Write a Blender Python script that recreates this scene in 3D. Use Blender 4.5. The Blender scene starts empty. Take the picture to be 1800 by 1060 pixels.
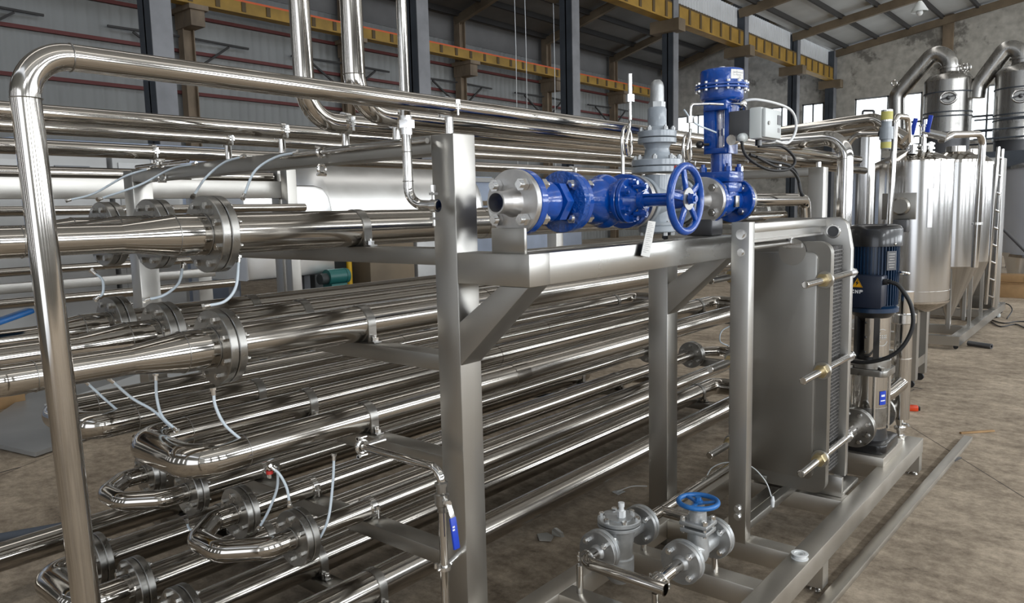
import bpy, bmesh, math, random
from mathutils import Vector, Matrix

random.seed(7)
scene = bpy.context.scene
COL = scene.collection
PI = math.pi

# ------------------------------------------------------------------ camera
YAW, PITCH, ROLL, FPX = math.radians(-39.85), math.radians(-6.8), math.radians(1.35), 1332.0
fwd = Vector((math.sin(YAW) * math.cos(PITCH), math.cos(YAW) * math.cos(PITCH), math.sin(PITCH)))
rt = fwd.cross(Vector((0, 0, 1))).normalized()
dn = fwd.cross(rt)
right = math.cos(ROLL) * rt + math.sin(ROLL) * dn
down = -math.sin(ROLL) * rt + math.cos(ROLL) * dn
cam_data = bpy.data.cameras.new('camera')
cam = bpy.data.objects.new('camera', cam_data)
COL.objects.link(cam)
R3 = Matrix((right, -down, -fwd)).transposed()
cam.matrix_world = Matrix.Translation((0, 0, 1.6)) @ R3.to_4x4()
cam_data.sensor_width = 36.0
cam_data.lens = FPX / 1800.0 * 36.0
cam_data.clip_start = 0.02
cam_data.clip_end = 300
scene.camera = cam

# ------------------------------------------------------------------ sky, daylight, exposure
world = bpy.data.worlds.new('overcast_sky')
scene.world = world
world.use_nodes = True
wn = world.node_tree.nodes
wn['Background'].inputs[0].default_value = (0.80, 0.88, 1.0, 1)
wn['Background'].inputs[1].default_value = 1.6

def area(name, loc, direction, sx, sy, power, color=(1, 1, 1)):
    l = bpy.data.lights.new(name, 'AREA')
    l.shape = 'RECTANGLE'
    l.size, l.size_y, l.energy, l.color = sx, sy, power, color
    o = bpy.data.objects.new(name, l)
    COL.objects.link(o)
    o.location = loc
    d = Vector(direction).normalized()
    o.rotation_euler = d.to_track_quat('-Z', 'Y').to_euler()
    return o

# daylight entering by the long window strips of the +X wall, the gate behind the camera,
# the roof skylights and the end wall windows
WIN_Y = [-5.6 + 5.2 * k for k in range(9)]          # centres of the window bays in the +X wall
for wy in WIN_Y:
    area('daylight_low_window', (11.9, wy, 2.9), (-1, 0, 0), 3.5, 1.9, 210, (0.93, 0.97, 1.0))
    area('daylight_high_window', (11.9, wy, 7.2), (-1, 0, 0), 3.5, 1.3, 210, (0.95, 0.98, 1.0))
area('daylight_gate', (3.0, -7.8, 2.6), (0, 1, 0), 6, 4.4, 75, (0.97, 0.98, 1.0))
for bx_ in (-15.0, -12.2, -9.4, -6.6, -3.8, -1.6):  # added strip lamps, upright bright stripes for the steel to mirror
    area('added_slit_light', (bx_, -7.85, 3.0), (0, 1, 0), 0.45, 3.6, 9, (0.96, 0.98, 1.0))
area('daylight_skylight_a', (-5.5, 15, 10.3), (0, 0, -1), 1.0, 46, 300, (1.0, 0.98, 0.95))
area('daylight_skylight_b', (5.5, 15, 10.3), (0, 0, -1), 1.0, 46, 260, (1.0, 0.98, 0.95))

scene.view_settings.view_transform = 'Standard'
scene.view_settings.look = 'None'
scene.view_settings.exposure = 0.12
scene.view_settings.gamma = 1.0
scene.view_settings.use_curve_mapping = False
try:
    scene.cycles.max_bounces = 8
    scene.cycles.glossy_bounces = 5
    scene.cycles.diffuse_bounces = 3
    scene.cycles.sample_clamp_indirect = 6.0
    scene.cycles.use_denoising = True
    scene.cycles.caustics_reflective = False
    scene.cycles.caustics_refractive = False
except Exception:
    pass

# ------------------------------------------------------------------ materials
def nodemat(name):
    m = bpy.data.materials.new(name)
    m.use_nodes = True
    nt = m.node_tree
    return m, nt, nt.nodes['Principled BSDF']

def mat(name, col, rough=0.5, metal=0.0, coat=0.0, noise=0.0, scale=(6, 6, 6), rnoise=0.0, bump=0.0, bscale=40, emit=None, spec=None):
    m, nt, b = nodemat(name)
    b.inputs['Metallic'].default_value = metal
    b.inputs['Roughness'].default_value = rough
    b.inputs['Base Color'].default_value = (*col, 1)
    if coat:
        b.inputs['Coat Weight'].default_value = coat
        b.inputs['Coat Roughness'].default_value = 0.08
    if emit:
        b.inputs['Emission Color'].default_value = (*emit[0], 1)
        b.inputs['Emission Strength'].default_value = emit[1]
    tc = nt.nodes.new('ShaderNodeTexCoord')
    if noise or rnoise:
        mp = nt.nodes.new('ShaderNodeMapping')
        mp.inputs['Scale'].default_value = scale
        nt.links.new(tc.outputs['Object'], mp.inputs['Vector'])
        nz = nt.nodes.new('ShaderNodeTexNoise')
        nz.inputs['Scale'].default_value = 1.0
        nz.inputs['Detail'].default_value = 5
        nt.links.new(mp.outputs['Vector'], nz.inputs['Vector'])
        if noise:
            rp = nt.nodes.new('ShaderNodeValToRGB')
            rp.color_ramp.elements[0].position = 0.3
            rp.color_ramp.elements[1].position = 0.7
            rp.color_ramp.elements[0].color = (*[c * (1 - noise) for c in col], 1)
            rp.color_ramp.elements[1].color = (*[min(1, c * (1 + noise)) for c in col], 1)
            nt.links.new(nz.outputs['Fac'], rp.inputs['Fac'])
            nt.links.new(rp.outputs['Color'], b.inputs['Base Color'])
        if rnoise:
            mr = nt.nodes.new('ShaderNodeMapRange')
            mr.inputs['From Min'].default_value = 0.3
            mr.inputs['From Max'].default_value = 0.7
            mr.inputs['To Min'].default_value = max(0.02, rough - rnoise)
            mr.inputs['To Max'].default_value = rough + rnoise
            nt.links.new(nz.outputs['Fac'], mr.inputs['Value'])
            nt.links.new(mr.outputs['Result'], b.inputs['Roughness'])
    if bump:
        nb = nt.nodes.new('ShaderNodeTexNoise')
        nb.inputs['Scale'].default_value = bscale
        nb.inputs['Detail'].default_value = 4
        nt.links.new(tc.outputs['Object'], nb.inputs['Vector'])
        bp = nt.nodes.new('ShaderNodeBump')
        bp.inputs['Strength'].default_value = bump
        bp.inputs['Distance'].default_value = 0.02
        nt.links.new(nb.outputs['Fac'], bp.inputs['Height'])
        nt.links.new(bp.outputs['Normal'], b.inputs['Normal'])
    return m

M = {}
M['pipe'] = mat('polished_pipe_steel', (0.49, 0.46, 0.42), 0.10, 1.0, noise=0.10, scale=(5, 0.5, 5), rnoise=0.03)
def brushed_round(m, axis, rough, amount=0.65):
    nt = m.node_tree
    b = nt.nodes['Principled BSDF']
    t = nt.nodes.new('ShaderNodeTangent')
    t.direction_type = 'RADIAL'
    t.axis = axis
    nt.links.new(t.outputs[0], b.inputs['Tangent'])
    b.inputs['Anisotropic'].default_value = amount
    b.inputs['Anisotropic Rotation'].default_value = 0.25
    return m
M['rackpipe'] = brushed_round(mat('turned_pipe_steel', (0.47, 0.44, 0.40), 0.17, 1.0, noise=0.10, scale=(5, 0.7, 5), rnoise=0.05), 'Y', 0.19)
M['pipe_up'] = mat('polished_upright_steel', (0.60, 0.58, 0.55), 0.10, 1.0, noise=0.06, scale=(5, 5, 0.5), rnoise=0.02)
M['brushed'] = mat('brushed_frame_steel', (0.48, 0.465, 0.435), 0.34, 1.0, noise=0.07, scale=(3, 3, 1.2), rnoise=0.05)
M['skid'] = mat('ground_skid_steel', (0.52, 0.49, 0.44), 0.42, 1.0, noise=0.10, scale=(4, 4, 4), rnoise=0.06)
M['beam'] = mat('bright_beam_steel', (0.47, 0.46, 0.435), 0.28, 1.0, noise=0.08, scale=(4, 1.0, 4), rnoise=0.05)
M['pale_label'] = mat('pale_yellow_label', (0.58, 0.54, 0.16), 0.6)
M['satin'] = mat('satin_sheet_steel', (0.36, 0.347, 0.32), 0.36, 1.0, noise=0.06, scale=(3, 3, 3), rnoise=0.05)
M['flange'] = mat('machined_flange_steel', (0.34, 0.33, 0.31), 0.32, 1.0, noise=0.12, scale=(20, 20, 20), rnoise=0.08)
M['bright'] = mat('bright_bolt_steel', (0.78, 0.77, 0.75), 0.20, 1.0)
M['darkbolt'] = mat('dark_bolt_steel', (0.62, 0.61, 0.59), 0.22, 1.0)
M['tank'] = mat('tank_shell_steel', (0.50, 0.49, 0.475), 0.15, 1.0, noise=0.06, scale=(9, 9, 0.4), rnoise=0.05)
M['vessel'] = mat('brushed_vessel_steel', (0.42, 0.41, 0.39), 0.28, 1.0, noise=0.08, scale=(10, 10, 0.6), rnoise=0.06)
M['loop_flange'] = mat('dull_flange_steel', (0.40, 0.40, 0.395), 0.42, 0.9, noise=0.12, scale=(20, 20, 20), rnoise=0.06)
M['tank'] = M['tank']
M['flange_light'] = mat('pale_machined_steel', (0.62, 0.61, 0.60), 0.40, 1.0, noise=0.10, scale=(25, 25, 25), rnoise=0.06)
M['whitetank'] = mat('bright_tank_steel', (0.93, 0.93, 0.92), 0.34, 1.0, noise=0.05, scale=(2, 2, 2), rnoise=0.06)
M['blue'] = mat('blue_valve_paint', (0.002, 0.066, 0.36), 0.22, 0.0, coat=0.5, noise=0.15, scale=(30, 30, 30), bump=0.10, bscale=55)
M['bluerough'] = mat('blue_cast_paint', (0.002, 0.072, 0.36), 0.28, 0.0, coat=0.6, bump=0.55, bscale=70)
M['blue_light'] = mat('blue_handwheel_paint', (0.015, 0.14, 0.42), 0.4, 0.0, coat=0.2, noise=0.2, scale=(25, 25, 25))
M['blue_grip'] = mat('blue_plastic_grip', (0.01, 0.05, 0.48), 0.4)
M['grey_paint'] = mat('grey_valve_paint', (0.30, 0.335, 0.37), 0.33, 0.0, coat=0.3, noise=0.1, scale=(20, 20, 20), bump=0.06, bscale=40)
M['cast'] = mat('zinc_cast_steel', (0.44, 0.45, 0.45), 0.42, 0.7, noise=0.12, scale=(25, 25, 25), bump=0.08, bscale=70)
M['navy'] = mat('navy_motor_paint', (0.004, 0.028, 0.075), 0.35, 0.0, coat=0.2)
M['navy_box'] = mat('dark_navy_box_paint', (0.006, 0.012, 0.03), 0.4)
M['black'] = mat('black_paint', (0.008, 0.008, 0.009), 0.3, 0.0, coat=0.3)
M['rubber'] = mat('black_rubber', (0.012, 0.012, 0.013), 0.55)
M['gasket'] = mat('plate_pack_edge', (0.16, 0.155, 0.15), 0.5, 0.6, noise=0.4, scale=(30, 60, 120))
M['brass'] = mat('brass_nut', (0.62, 0.50, 0.28), 0.3, 1.0)
M['white_plastic'] = mat('white_plastic', (0.78, 0.79, 0.78), 0.4)
M['grey_plastic'] = mat('pale_grey_instrument_case', (0.62, 0.65, 0.64), 0.4)
M['dark_plate'] = mat('dark_grey_plate', (0.10, 0.10, 0.105), 0.4, 0.4)
M['tube'] = mat('milky_tube', (0.66, 0.74, 0.80), 0.3, 0.0, coat=0.2)
M['paper'] = mat('paper_tag', (0.78, 0.78, 0.76), 0.8)
M['ink'] = mat('grey_ink', (0.36, 0.36, 0.37), 0.8)
M['red_ink'] = mat('red_ink', (0.6, 0.04, 0.03), 0.6)
M['yellow_sign'] = mat('yellow_sign', (0.85, 0.42, 0.01), 0.4)
M['white_ink'] = mat('white_lettering', (0.85, 0.85, 0.85), 0.5)
M['orange'] = mat('orange_plastic', (0.75, 0.07, 0.015), 0.35)
M['card'] = mat('brown_cardboard', (0.40, 0.25, 0.12), 0.8, noise=0.12, scale=(8, 8, 8))
M['yellow_tape'] = mat('yellow_carton_tape', (0.75, 0.45, 0.02), 0.5)
M['green_motor'] = mat('green_motor_paint', (0.02, 0.14, 0.13), 0.4)
M['yellow_paint'] = mat('yellow_paint', (0.70, 0.42, 0.02), 0.5)
M['crane_yellow'] = mat('faded_crane_yellow', (0.34, 0.20, 0.03), 0.6, noise=0.25, scale=(1.5, 1.5, 1.5))
M['crane_dark'] = mat('stiffener_shadow_and_rail', (0.10, 0.065, 0.025), 0.7)  # dark of the stiffeners' shadows, also the plain rail
M['rail_orange'] = mat('orange_rail_paint', (0.75, 0.13, 0.03), 0.5)
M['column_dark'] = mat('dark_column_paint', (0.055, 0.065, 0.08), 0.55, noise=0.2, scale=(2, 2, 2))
M['column_grey'] = mat('grey_paint_and_lit_column', (0.19, 0.195, 0.21), 0.55, noise=0.2, scale=(2, 2, 2))  # grey paint, also the lit side of the dark columns
M['column_brown'] = mat('rusty_column_paint', (0.22, 0.165, 0.11), 0.7, noise=0.35, scale=(2, 2, 1))
M['girt'] = mat('red_oxide_girt', (0.12, 0.028, 0.025), 0.7)
M['rafter'] = mat('brown_rafter_paint', (0.17, 0.13, 0.085), 0.7, noise=0.3, scale=(1, 1, 1))
M['purlin'] = mat('dark_purlin_paint', (0.035, 0.032, 0.03), 0.7)
M['sheet'] = mat('roof_sheet', (0.46, 0.465, 0.455), 0.6, noise=0.12, scale=(0.6, 0.6, 0.6))
M['roof_dark'] = mat('shaded_roof_sheet', (0.16, 0.155, 0.15), 0.7, noise=0.2, scale=(0.6, 0.6, 0.6))  # dark tone holds the shade under the old bay roof
M['wallsheet'] = mat('corrugated_wall_sheet', (0.24, 0.243, 0.233), 0.55, noise=0.14, scale=(0.8, 0.8, 0.12))
M['band'] = mat('pale_corrugated_sheet', (0.62, 0.63, 0.64), 0.5, noise=0.08, scale=(1, 1, 1))
M['window'] = mat('daylit_window_pane', (0.8, 0.85, 0.9), 0.2, emit=((0.86, 0.94, 1.0), 2.6))
M['window_frame'] = mat('window_frame_paint', (0.25, 0.26, 0.26), 0.6)
M['grey_blue'] = mat('blue_grey_machine_paint', (0.40, 0.45, 0.53), 0.45, noise=0.08, scale=(1, 1, 1))
M['pale_tank'] = mat('pale_blue_grey_shell', (0.72, 0.76, 0.84), 0.4, 0.2, noise=0.05, scale=(1, 1, 1))
M['film'] = mat('blue_film_sheet', (0.36, 0.42, 0.54), 0.3, 0.3, noise=0.12, scale=(2, 2, 2))
M['grey_sheet'] = mat('grey_sheet_metal', (0.36, 0.36, 0.355), 0.4, 0.3, noise=0.1, scale=(2, 2, 2))
M['insul'] = mat('grey_foam_sleeve', (0.10, 0.115, 0.14), 0.8)
M['dark_machine'] = mat('dark_machine_paint', (0.03, 0.035, 0.035), 0.6, noise=0.4, scale=(3, 3, 3))
M['lens_dark'] = mat('dark_glass', (0.01, 0.01, 0.012), 0.08)

def floor_material():
    m, nt, b = nodemat('dusty_concrete')
    L = nt.links.new
    tc = nt.nodes.new('ShaderNodeTexCoord')
    def noise(scale, detail, rough=0.6, vec=None):
        n = nt.nodes.new('ShaderNodeTexNoise')
        n.inputs['Scale'].default_value = scale
        n.inputs['Detail'].default_value = detail
        n.inputs['Roughness'].default_value = rough
        L(vec or tc.outputs['Object'], n.inputs['Vector'])
        return n
    n1 = noise(0.9, 10, 0.68)
    n2 = noise(14, 10, 0.8)
    mp = nt.nodes.new('ShaderNodeMapping')
    mp.inputs['Scale'].default_value = (3.0, 7, 1)
    mp.inputs['Rotation'].default_value = (0, 0, 0.6)
    L(tc.outputs['Object'], mp.inputs['Vector'])
    n3 = noise(1.0, 8, 0.7, mp.outputs['Vector'])
    r1 = nt.nodes.new('ShaderNodeValToRGB')
    e = r1.color_ramp.elements
    e[0].position, e[0].color = 0.39, (0.150, 0.113, 0.078, 1)
    e[1].position, e[1].color = 0.61, (0.68, 0.56, 0.425, 1)
    x = e.new(0.5); x.color = (0.40, 0.322, 0.237, 1)
    mx = nt.nodes.new('ShaderNodeMix'); mx.data_type = 'FLOAT'
    mx.inputs['Factor'].default_value = 0.45
    L(n1.outputs['Fac'], mx.inputs['A']); L(n3.outputs['Fac'], mx.inputs['B'])
    mx2 = nt.nodes.new('ShaderNodeMix'); mx2.data_type = 'FLOAT'
    mx2.inputs['Factor'].default_value = 0.42
    L(mx.outputs['Result'], mx2.inputs['A']); L(n2.outputs['Fac'], mx2.inputs['B'])
    L(mx2.outputs['Result'], r1.inputs['Fac'])
    # joints between the cast slabs and hair cracks
    vo = nt.nodes.new('ShaderNodeTexVoronoi')
    vo.feature = 'DISTANCE_TO_EDGE'
    vo.inputs['Scale'].default_value = 0.22
    L(tc.outputs['Object'], vo.inputs['Vector'])
    lt = nt.nodes.new('ShaderNodeMath'); lt.operation = 'LESS_THAN'
    lt.inputs[1].default_value = 0.0007
    L(vo.outputs['Distance'], lt.inputs[0])
    mc = nt.nodes.new('ShaderNodeMix'); mc.data_type = 'RGBA'
    L(lt.outputs[0], mc.inputs['Factor'])
    L(r1.outputs['Color'], mc.inputs['A'])
    mc.inputs['B'].default_value = (0.05, 0.042, 0.034, 1)
    L(mc.outputs['Result'], b.inputs['Base Color'])
    b.inputs['Roughness'].default_value = 0.8
    bp = nt.nodes.new('ShaderNodeBump')
    bp.inputs['Strength'].default_value = 0.25
    bp.inputs['Distance'].default_value = 0.02
    L(n2.outputs['Fac'], bp.inputs['Height'])
    L(bp.outputs['Normal'], b.inputs['Normal'])
    return m
M['floor'] = floor_material()

def plaster_material(name, light, darkc, patch):
    m, nt, b = nodemat(name)
    L = nt.links.new
    tc = nt.nodes.new('ShaderNodeTexCoord')
    n1 = nt.nodes.new('ShaderNodeTexNoise'); n1.inputs['Scale'].default_value = 0.55; n1.inputs['Detail'].default_value = 10; n1.inputs['Roughness'].default_value = 0.65
    n2 = nt.nodes.new('ShaderNodeTexNoise'); n2.inputs['Scale'].default_value = 3.0; n2.inputs['Detail'].default_value = 8
    L(tc.outputs['Object'], n1.inputs['Vector']); L(tc.outputs['Object'], n2.inputs['Vector'])
    r2 = nt.nodes.new('ShaderNodeValToRGB')
    r2.color_ramp.elements[0].position, r2.color_ramp.elements[0].color = 0.3, (*darkc, 1)
    r2.color_ramp.elements[1].position, r2.color_ramp.elements[1].color = 0.7, (*light, 1)
    L(n2.outputs['Fac'], r2.inputs['Fac'])
    r1 = nt.nodes.new('ShaderNodeValToRGB')
    r1.color_ramp.elements[0].position, r1.color_ramp.elements[0].color = 0.56, (0, 0, 0, 1)
    r1.color_ramp.elements[1].position, r1.color_ramp.elements[1].color = 0.62, (1, 1, 1, 1)
    L(n1.outputs['Fac'], r1.inputs['Fac'])
    mx = nt.nodes.new('ShaderNodeMix'); mx.data_type = 'RGBA'
    L(r1.outputs['Color'], mx.inputs['Factor'])
    L(r2.outputs['Color'], mx.inputs['A'])
    mx.inputs['B'].default_value = (*patch, 1)
    L(mx.outputs['Result'], b.inputs['Base Color'])
    b.inputs['Roughness'].default_value = 0.9
    return m
M['plaster'] = plaster_material('flaking_plaster', (0.56, 0.54, 0.49), (0.36, 0.345, 0.31), (0.20, 0.19, 0.17))

# ------------------------------------------------------------------ mesh builder
def frame_from(axis):
    a = Vector(axis).normalized()
    t = Vector((0, 0, 1)) if abs(a.z) < 0.9 else Vector((1, 0, 0))
    u = t.cross(a).normalized()
    v = a.cross(u)
    return a, u, v

def fillet(pts, rad, n=8):
    pts = [Vector(p) for p in pts]
    if not rad or len(pts) < 3:
        return pts
    out = [pts[0]]
    for i in range(1, len(pts) - 1):
        p, a, b = pts[i], pts[i - 1], pts[i + 1]
        d1, d2 = (a - p), (b - p)
        l1, l2 = d1.length, d2.length
        d1.normalize(); d2.normalize()
        ang = d1.angle(d2)
        if ang > PI - 0.02:
            out.append(p); continue
        half = ang / 2
        t = min(rad / math.tan(half), l1 * 0.499, l2 * 0.499)
        r = t * math.tan(half)
        c = p + (d1 + d2).normalized() * (r / math.sin(half))
        s, e = p + d1 * t - c, p + d2 * t - c
        sweep = s.angle(e)
        ax = s.cross(e).normalized()
        for k in range(n + 1):
            out.append(c + Matrix.Rotation(sweep * k / n, 3, ax) @ s)
    out.append(pts[-1])
    return out

def spline(pts, n=10):
    P = [Vector(p) for p in pts]
    P = [P[0] * 2 - P[1]] + P + [P[-1] * 2 - P[-2]]
    out = []
    for i in range(1, len(P) - 2):
        for k in range(n):
            t = k / n
            a, b, c, d = P[i - 1], P[i], P[i + 1], P[i + 2]
            out.append(0.5 * (2 * b + (c - a) * t + (2 * a - 5 * b + 4 * c - d) * t * t + (3 * b - a - 3 * c + d) * t ** 3))
    out.append(P[-2])
    return out

class MB:
    def __init__(s):
        s.bm = bmesh.new()
    def box(s, lo, hi, bev=0.0):
        c = [(a + b) / 2 for a, b in zip(lo, hi)]
        d = [abs(b - a) for a, b in zip(lo, hi)]
        return s.obox(c, d, None, bev)
    def obox(s, c, size, rot=None, bev=0.0):
        m = Matrix.Translation(c) @ (rot.to_4x4() if rot else Matrix.Identity(4)) @ Matrix.Diagonal((*size, 1))
        g = bmesh.ops.create_cube(s.bm, size=1, matrix=m)
        if bev:
            es = list({e for v in g['verts'] for e in v.link_edges})
            bmesh.ops.bevel(s.bm, geom=es, offset=bev, segments=2, affect='EDGES', profile=0.5)
        return s
    def bar(s, p0, p1, w, h, up=(0, 0, 1), bev=0.0):
        p0, p1 = Vector(p0), Vector(p1)
        d = p1 - p0
        a = d.normalized()
        u = a.cross(Vector(up)).normalized()
        v = u.cross(a)
        return s.obox((p0 + p1) / 2, (w, d.length, h), Matrix((u, a, v)).transposed(), bev)
    def ring(s, pts, close=True):
        return [s.bm.verts.new(p) for p in pts]
    def lathe(s, o, axis, prof, seg=32, close=False):
        """profile of (radius, height) turned about axis through o"""
        o = Vector(o)
        a, u, v = frame_from(axis)
        rings = []
        for r, h in prof:
            if r <= 1e-6:
                rings.append([s.bm.verts.new(o + a * h)])
            else:
                rings.append([s.bm.verts.new(o + a * h + (u * math.cos(2 * PI * k / seg) + v * math.sin(2 * PI * k / seg)) * r) for k in range(seg)])
        pairs = list(zip(rings, rings[1:]))
        if close:
            pairs.append((rings[-1], rings[0]))
        for A, B in pairs:
            if len(A) == 1 and len(B) == 1:
                continue
            if len(A) == 1:
                for k in range(seg):
                    s.bm.faces.new((A[0], B[k], B[(k + 1) % seg]))
            elif len(B) == 1:
                for k in range(seg):
                    s.bm.faces.new((A[k], B[0], A[(k + 1) % seg]))
            else:
                for k in range(seg):
                    s.bm.faces.new((A[k], B[k], B[(k + 1) % seg], A[(k + 1) % seg]))
        return s
    def cyl(s, p0, p1, r, r2=None, seg=24, bev=0.0):
        p0, p1 = Vector(p0), Vector(p1)
        h = (p1 - p0).length
        r2 = r if r2 is None else r2
        if bev:
            prof = [(0, 0), (r - bev, 0), (r, bev), (r2, h - bev), (r2 - bev, h), (0, h)]
        else:
            prof = [(0, 0), (r, 0), (r2, h), (0, h)]
        return s.lathe(p0, p1 - p0, prof, seg)
    def hollow(s, p0, p1, ro, ri, seg=32, bev=0.0):
        p0, p1 = Vector(p0), Vector(p1)
        h = (p1 - p0).length
        b = bev
        prof = [(ri, 0), (ro - b, 0), (ro, b), (ro, h - b), (ro - b, h), (ri, h)] if b else [(ri, 0), (ro, 0), (ro, h), (ri, h)]
        return s.lathe(p0, p1 - p0, prof, seg, close=True)
    def hexa(s, p0, p1, r):
        return s.cyl(p0, p1, r, seg=6)
    def tube(s, pts, r, seg=20, bend=0.0, n=8, caps=True, inner=None, closed=False):
        pts = fillet(pts, bend, n) if bend else [Vector(p) for p in pts]
        P = [pts[0]]
        for p in pts[1:]:
            if (p - P[-1]).length > 1e-6:
                P.append(p)
        if closed and (P[0] - P[-1]).length < 1e-6:
            P.pop()
        N = len(P)
        tang = []
        for i in range(N):
            if closed:
                t = P[(i + 1) % N] - P[i - 1]
            else:
                t = (P[min(i + 1, N - 1)] - P[max(i - 1, 0)])
            tang.append(t.normalized())
        a, u, v = frame_from(tang[0])
        def sweep(r, rev=False):
            uu = u.copy()
            rings = []
            for i in range(N):
                if i:
                    ax = tang[i - 1].cross(tang[i])
                    if ax.length > 1e-9:
                        uu = Matrix.Rotation(tang[i - 1].angle(tang[i]), 3, ax.normalized()) @ uu
                vv = tang[i].cross(uu)
                rings.append([s.bm.verts.new(P[i] + (uu * math.cos(2 * PI * k / seg) + vv * math.sin(2 * PI * k / seg)) * r) for k in range(seg)])
            prs = list(zip(rings, rings[1:]))
            for A, B in prs:
                for k in range(seg):
                    f = (A[k], A[(k + 1) % seg], B[(k + 1) % seg], B[k])
                    s.bm.faces.new(f[::-1] if rev else f)
            if closed:
                A, B = rings[-1], rings[0]
                off = min(range(seg), key=lambda q: (B[q].co - A[0].co).length)
                for k in range(seg):
                    s.bm.faces.new((A[k], A[(k + 1) % seg], B[(k + 1 + off) % seg], B[(k + off) % seg]))
            return rings
        R = sweep(r)
        if closed:
            return s
        if inner:
            R2 = sweep(inner, True)
            for A, B in ((R[0], R2[0]), (R[-1], R2[-1])):
                for k in range(seg):
                    s.bm.faces.new((A[k], A[(k + 1) % seg], B[(k + 1) % seg], B[k]))
        elif caps:
            s.bm.faces.new(R[0][::-1])
            s.bm.faces.new(R[-1])
        return s
    def torus(s, c, axis, R, r, seg=48, rs=12):
        a, u, v = frame_from(axis)
        c = Vector(c)
        return s.tube([c + (u * math.cos(2 * PI * k / seg) + v * math.sin(2 * PI * k / seg)) * R for k in range(seg)], r, rs, closed=True)
    def ball(s, c, r, scale=(1, 1, 1), seg=20):
        bmesh.ops.create_uvsphere(s.bm, u_segments=seg, v_segments=seg // 2, radius=r, matrix=Matrix.Translation(c) @ Matrix.Diagonal((*scale, 1)))
        return s
    def prism(s, pts, d, bev=0.0):
        """polygon (list of points) pushed along vector d"""
        d = Vector(d)
        A = [s.bm.verts.new(Vector(p)) for p in pts]
        B = [s.bm.verts.new(Vector(p) + d) for p in pts]
        fs = [s.bm.faces.new(A), s.bm.faces.new(B[::-1])]
        n = len(A)
        for k in range(n):
            fs.append(s.bm.faces.new((A[k], B[k], B[(k + 1) % n], A[(k + 1) % n])))
        if bev:
            es = list({e for f in fs[:2] for e in f.edges})
            bmesh.ops.bevel(s.bm, geom=es, offset=bev, segments=2, affect='EDGES', profile=0.5)
        return s
    def mesh(s, name, origin=(0, 0, 0), material=None, smooth=38):
        bmesh.ops.recalc_face_normals(s.bm, faces=s.bm.faces)
        if Vector(origin).length:
            bmesh.ops.translate(s.bm, verts=s.bm.verts, vec=-Vector(origin))
        me = bpy.data.meshes.new(name)
        for f in s.bm.faces:
            f.smooth = True
        s.bm.to_mesh(me)
        s.bm.free()
        me.set_sharp_from_angle(angle=math.radians(smooth))
        if material:
            me.materials.append(material)
        return me

WORLD = {}
def link(o, world, parent=None):
    COL.objects.link(o)
    WORLD[o.name] = Vector(world)
    if parent is not None:
        o.parent = parent
        o.location = Vector(world) - WORLD[parent.name]
    else:
        o.location = world
    return o

def tag(o, label=None, cat=None, group=None, kind=None):
    if label: o['label'] = label
    if cat: o['category'] = cat
    if group: o['group'] = group
    if kind: o['kind'] = kind
    return o

def thing(name, loc, label, cat, group=None):
    o = bpy.data.objects.new(name, None)
    o.empty_display_size = 0.05
    link(o, loc)
    return tag(o, label, cat, group)

def part(name, mb, m, parent, origin=None, label=None):
    org = Vector(origin) if origin is not None else WORLD[parent.name]
    me = mb.mesh(name, org, M[m] if isinstance(m, str) else m)
    o = bpy.data.objects.new(name, me)
    link(o, org, parent)
    if label: o['label'] = label
    return o

def solo(name, mb, m, origin, label, cat, group=None):
    me = mb.mesh(name, origin, M[m])
    o = bpy.data.objects.new(name, me)
    link(o, origin)
    return tag(o, label, cat, group)

def struct(name, mb, m, origin=(0, 0, 0), parent=None):
    me = mb.mesh(name, origin, M[m])
    o = bpy.data.objects.new(name, me)
    link(o, origin, parent)
    if parent is None:
        o['kind'] = 'structure'
    return o

def share(name, me, parent, world, rot=None):
    o = bpy.data.objects.new(name, me)
    link(o, world, parent)
    if rot: o.rotation_euler = rot
    return o

def copy_tree(o, world, parent=None, label=None, **kw):
    c = o.copy()
    COL.objects.link(c)
    base = WORLD[o.name]
    WORLD[c.name] = Vector(world)
    if parent is not None:
        c.parent = parent
        c.location = Vector(world) - WORLD[parent.name]
    else:
        c.location = world
    if label: c['label'] = label
    for ch in list(o.children):
        copy_tree(ch, WORLD[ch.name] - base + Vector(world), c)
    return c

# bolts along +Y, shared meshes: head at -Y face, nut at +Y face
def bolt_mesh(name, t, r, m, stub=0.02):
    b = MB()
    b.hexa((0, -t / 2 - r * 1.1, 0), (0, -t / 2, 0), r)
    b.cyl((0, -t / 2 - r * 1.15 - stub, 0), (0, -t / 2, 0), r * 0.58, seg=10)
    b.cyl((0, -t / 2, 0), (0, t / 2, 0), r * 0.55, seg=8)
    b.hexa((0, t / 2, 0), (0, t / 2 + r * 1.1, 0), r)
    b.cyl((0, t / 2, 0), (0, t / 2 + r * 1.9, 0), r * 0.58, seg=10)
    return b.mesh(name, material=M[m])
BOLTS = {}
def bolts_on(parent, c, R, n, t, r, m='darkbolt', stub=0.0, phase=0.5, name='bolt'):
    key = (round(t, 4), r, m, stub)
    if key not in BOLTS:
        BOLTS[key] = bolt_mesh('bolt', t, r, m, stub)
    for k in range(n):
        a = 2 * PI * (k + phase) / n
        share(name, BOLTS[key], parent, Vector(c) + Vector((R * math.cos(a), 0, R * math.sin(a))))

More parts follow.
